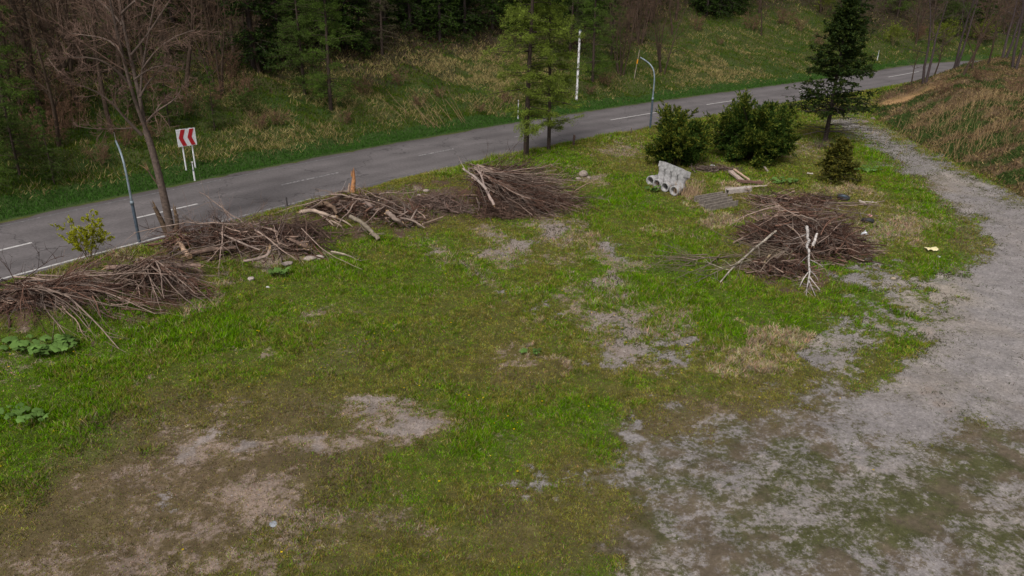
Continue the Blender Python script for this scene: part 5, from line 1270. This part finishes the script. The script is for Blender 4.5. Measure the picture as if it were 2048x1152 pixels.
# cream paper sheet, creased
p = G(1862, 503); gx, gy = np.meshgrid(np.linspace(-.26, .26, 9), np.linspace(-.19, .19, 7), indexing='ij'); gz = .05 + .05 * np.abs(np.sin(gx * 9 + gy * 3)) + .02 * rng.normal(size=gx.shape)
gx = gx + .12 * (gx > .1) * (gy > 0); V = np.stack([gx, gy, gz], -1).reshape(-1, 3); idx = np.arange(63).reshape(9, 7)
F = np.stack([idx[:-1, :-1], idx[1:, :-1], idx[1:, 1:], idx[:-1, 1:]], -1).reshape(-1, 4)
m = MB(); m.add(V, F, (.8, .7, .4)); o = m.build('paper_sheet', M_PAPER); o.location = p; so_ = o.modifiers.new('thick', 'SOLIDIFY'); so_.thickness = .006; tag(o, 'cream creased paper sheet lying on grass beside the gravel track', 'paper')

# stones
import bmesh
def stone(px, py, sz, label, col, group='pale stones at the edge of the field', flat=.55):
    bm = bmesh.new(); bmesh.ops.create_icosphere(bm, subdivisions=3, radius=1); o3 = rng.uniform(0, 50, 3)
    V = np.array([v.co for v in bm.verts]); bm.verts.ensure_lookup_table()
    F = np.array([[v.index for v in f.verts] for f in bm.faces]); bm.free()
    k = 1 + .5 * (fbm(V[:, 0] * 1.6 + o3[0], V[:, 1] * 1.6 + V[:, 2] * 1.3 + o3[1], 3, 3) - .5) + .25 * (fbm(V[:, 0] * 4 + o3[2], V[:, 2] * 4 + V[:, 1] * 3, 2, 8) - .5)
    m = MB(); m.add(V * k[:, None] * .8 * np.array([sz, sz * rng.uniform(.6, .9), sz * flat]), F, np.asarray(col) * .72)
    o = m.build('stone', M_STONE); o.location = G(px, py) + np.array([0, 0, sz * flat * .35]); o.rotation_euler = (0, 0, rng.uniform(0, 6)); return tag(o, label, 'stone', group)
ST = (.40, .33, .28)
stone(1166, 352, .42, 'largest tan rock standing alone in the grass right of the tall heap', ST, flat=.6)
stone(1156, 359, .24, 'smaller tan rock touching the largest one', ST); stone(1178, 357, .2, 'small tan rock at the right of the largest one', ST)
stone(575, 532, .3, 'flat pale stone at the near edge of the brush row', (.46, .38, .34), flat=.35); stone(620, 522, .34, 'flat pale stone right of the other, at the brush row edge', (.46, .38, .33), flat=.35); stone(640, 519, .24, 'small pale stone at the right end of the pair', (.5, .43, .38), flat=.4)
stone(503, 560, .16, 'small whitish stone lying below the straggling heap', (.5, .42, .38)); stone(536, 577, .09, 'tiny white stone alone on the grass below the row', (.6, .58, .55))
stone(852, 385, .2, 'pale rock in the grass behind the small twig heap', (.42, .34, .30)); stone(838, 392, .15, 'smaller pale rock behind the small twig heap', (.42, .34, .30))
stone(548, 1057, .13, 'flat bluish grey stone on the bare patch at lower left', (.36, .38, .42), flat=.25)
stone(1730, 246, .35, 'grey rock at the foot of the clay scarp', (.28, .22, .19)); stone(1745, 240, .28, 'smaller rock at the foot of the clay scarp', (.26, .20, .17))
stone(1786, 560, .14, 'tan stone on the gravel below the big heap', (.5, .4, .3)); 

# butterbur leaves
def butterbur(px, py, rx, ry, n_, s, label):
    p = G(px, py); t = thing('butterbur_plant', p, label, 'plant', 'broad leaved plants in the grass')
    a = rng.uniform(0, 6.283, n_); q = np.sqrt(rng.random(n_)); X, Y = q * np.cos(a) * rx, q * np.sin(a) * ry
    mL, mS = MB(), MB()
    K = 14; th = np.linspace(.25, 2 * np.pi - .25, K)
    for i in range(n_):
        r = s * rng.uniform(.55, 1.2); hh = rng.uniform(.12, .34); rz = rng.uniform(0, 6.283); tl = rng.normal(size=2) * .28
        rad = r * (1 + .10 * np.sin(th * 3 + i)); x, y = rad * np.cos(th + rz), rad * np.sin(th + rz)
        z = hh + x * tl[0] + y * tl[1] - .1 * r + .03 * np.sin(th * 5)
        V = np.vstack([[0, 0, hh - .02], np.stack([x * .55, y * .55, hh + (x * tl[0] + y * tl[1]) * .55 + .035], 1), np.stack([x, y, z], 1)]) + [X[i], Y[i], 0]
        F3 = np.array([[0, k + 1, k + 2] for k in range(K - 1)]); F4 = np.array([[k + 1, k + 1 + K, k + 2 + K, k + 2] for k in range(K - 1)])
        c = np.array((.12, .21, .05)) * rng.uniform(.7, 1.35)
        n0 = mL.n; mL.add(V, F3, c); mL.f4.append(F4 + n0)
        mS.tubes(one([(X[i] * .9, Y[i] * .9, -.05), (X[i] * .97, Y[i] * .97, hh * .5), (X[i], Y[i], hh - .02)]), one([.012, .01, .008]), 5, [(.16, .17, .07)])
    mL.build('leaves', M_LEAF, t); mS.build('stalks', M_LEAF, t)
butterbur(84, 706, 1.15, .55, 46, .16, 'big clump of round butterbur leaves below the far left brush')
butterbur(40, 845, .75, .35, 16, .12, 'low butterbur clump with a few leaves at the left edge of the field')
butterbur(563, 558, .45, .22, 14, .12, 'small pale leafed clump in the grass below the straggling heap')
butterbur(1302, 384, .5, .2, 10, .16, 'broad leaves growing at the mouths of the concrete pipes')
butterbur(1566, 368, .8, .35, 26, .15, 'leafy clump behind the big round heap')
butterbur(1735, 345, .9, .35, 24, .14, 'leafy clump in the grass between sapling and gravel track')
butterbur(1062, 712, .3, .2, 8, .09, 'tiny clump in the middle of the field')

# dead stalk clumps
def stalks(px, py, n_, h, spread, col, label, lean=(0, 0), name='dead_stalks', r=.012, kind=None, single=False):
    p = G(px, py); st = np.stack([rng.normal(size=n_) * spread, rng.normal(size=n_) * spread * .6, np.full(n_, -.05)], 1)
    st[:, 2] += height(st[:, 0] + p[0], st[:, 1] + p[1]) - p[2]
    Q = grow(st, np.stack([rng.normal(size=n_) * .25 + lean[0], rng.normal(size=n_) * .25 + lean[1], np.ones(n_)], 1), h * rng.uniform(.5, 1.1, n_), np.full(n_, r), 6, .06, -.05, .4)
    if single:
        for i in range(n_):
            m = MB(); m.tubes(Q[0][i:i + 1] - st[i], Q[1][i:i + 1], 5, jcol(col, 1, .3)); o = m.build('dead_stalk', M_TWIG); o.location = p + st[i]
            tag(o, label, 'dead stalk', 'long dead stalks on the bank across the road')
        return
    m = MB(); m.tubes(*Q, 4, jcol(col, n_, .35)); o = m.build(name, M_TWIG); o.location = p; return tag(o, label, 'dead stalks', 'clumps of dead stalks', kind)
stalks(852, 250, 12, 3.2, 1.0, (.26, .17, .10), 'long tan dead stalk bowed to the left on the bank across the road', (-.7, .25), r=.014, single=True)
stalks(918, 240, 8, 3.4, .6, (.28, .18, .10), 'long tan dead stalk bowed to the left on the bank across the road', (-.6, .25), r=.014, single=True)
stalks(1012, 222, 26, 1.8, 1.1, (.22, .13, .08), 'brown stalk thicket behind the larger roadside larch', (.2, 0))
stalks(1378, 392, 150, .95, .38, (.46, .32, .20), 'thick straw coloured stalk clump against the right end of the pipes', (0, -.1), r=.009)
stalks(1335, 330, 60, 1.0, .5, (.22, .17, .06), 'yellowish dead stalks at the foot of the smaller yew bush', (0, -.2))
stalks(1318, 378, 60, .6, .25, (.28, .19, .13), 'dead stems between the mouths of the concrete pipes', (0, -.2), r=.007)
stalks(1910, 235, 380, 1.3, 3.2, (.32, .22, .11), 'tall pale dead stalks on the face of the embankment', (.1, 0), r=.012, kind='stuff')
stalks(2015, 265, 340, 1.3, 2.8, (.30, .20, .10), 'dead brown stalks at the right end of the embankment', (.1, 0), r=.012, kind='stuff')
stalks(1645, 296, 120, .9, .5, (.10, .07, .065), 'dark dead twigs round the foot of the tall spruce', (0, 0), r=.008, kind='stuff')
stalks(1780, 195, 90, 1.0, 1.4, (.16, .10, .07), 'dark stems on the embankment beside the clay scarp', (.2, 0), r=.010, kind='stuff')
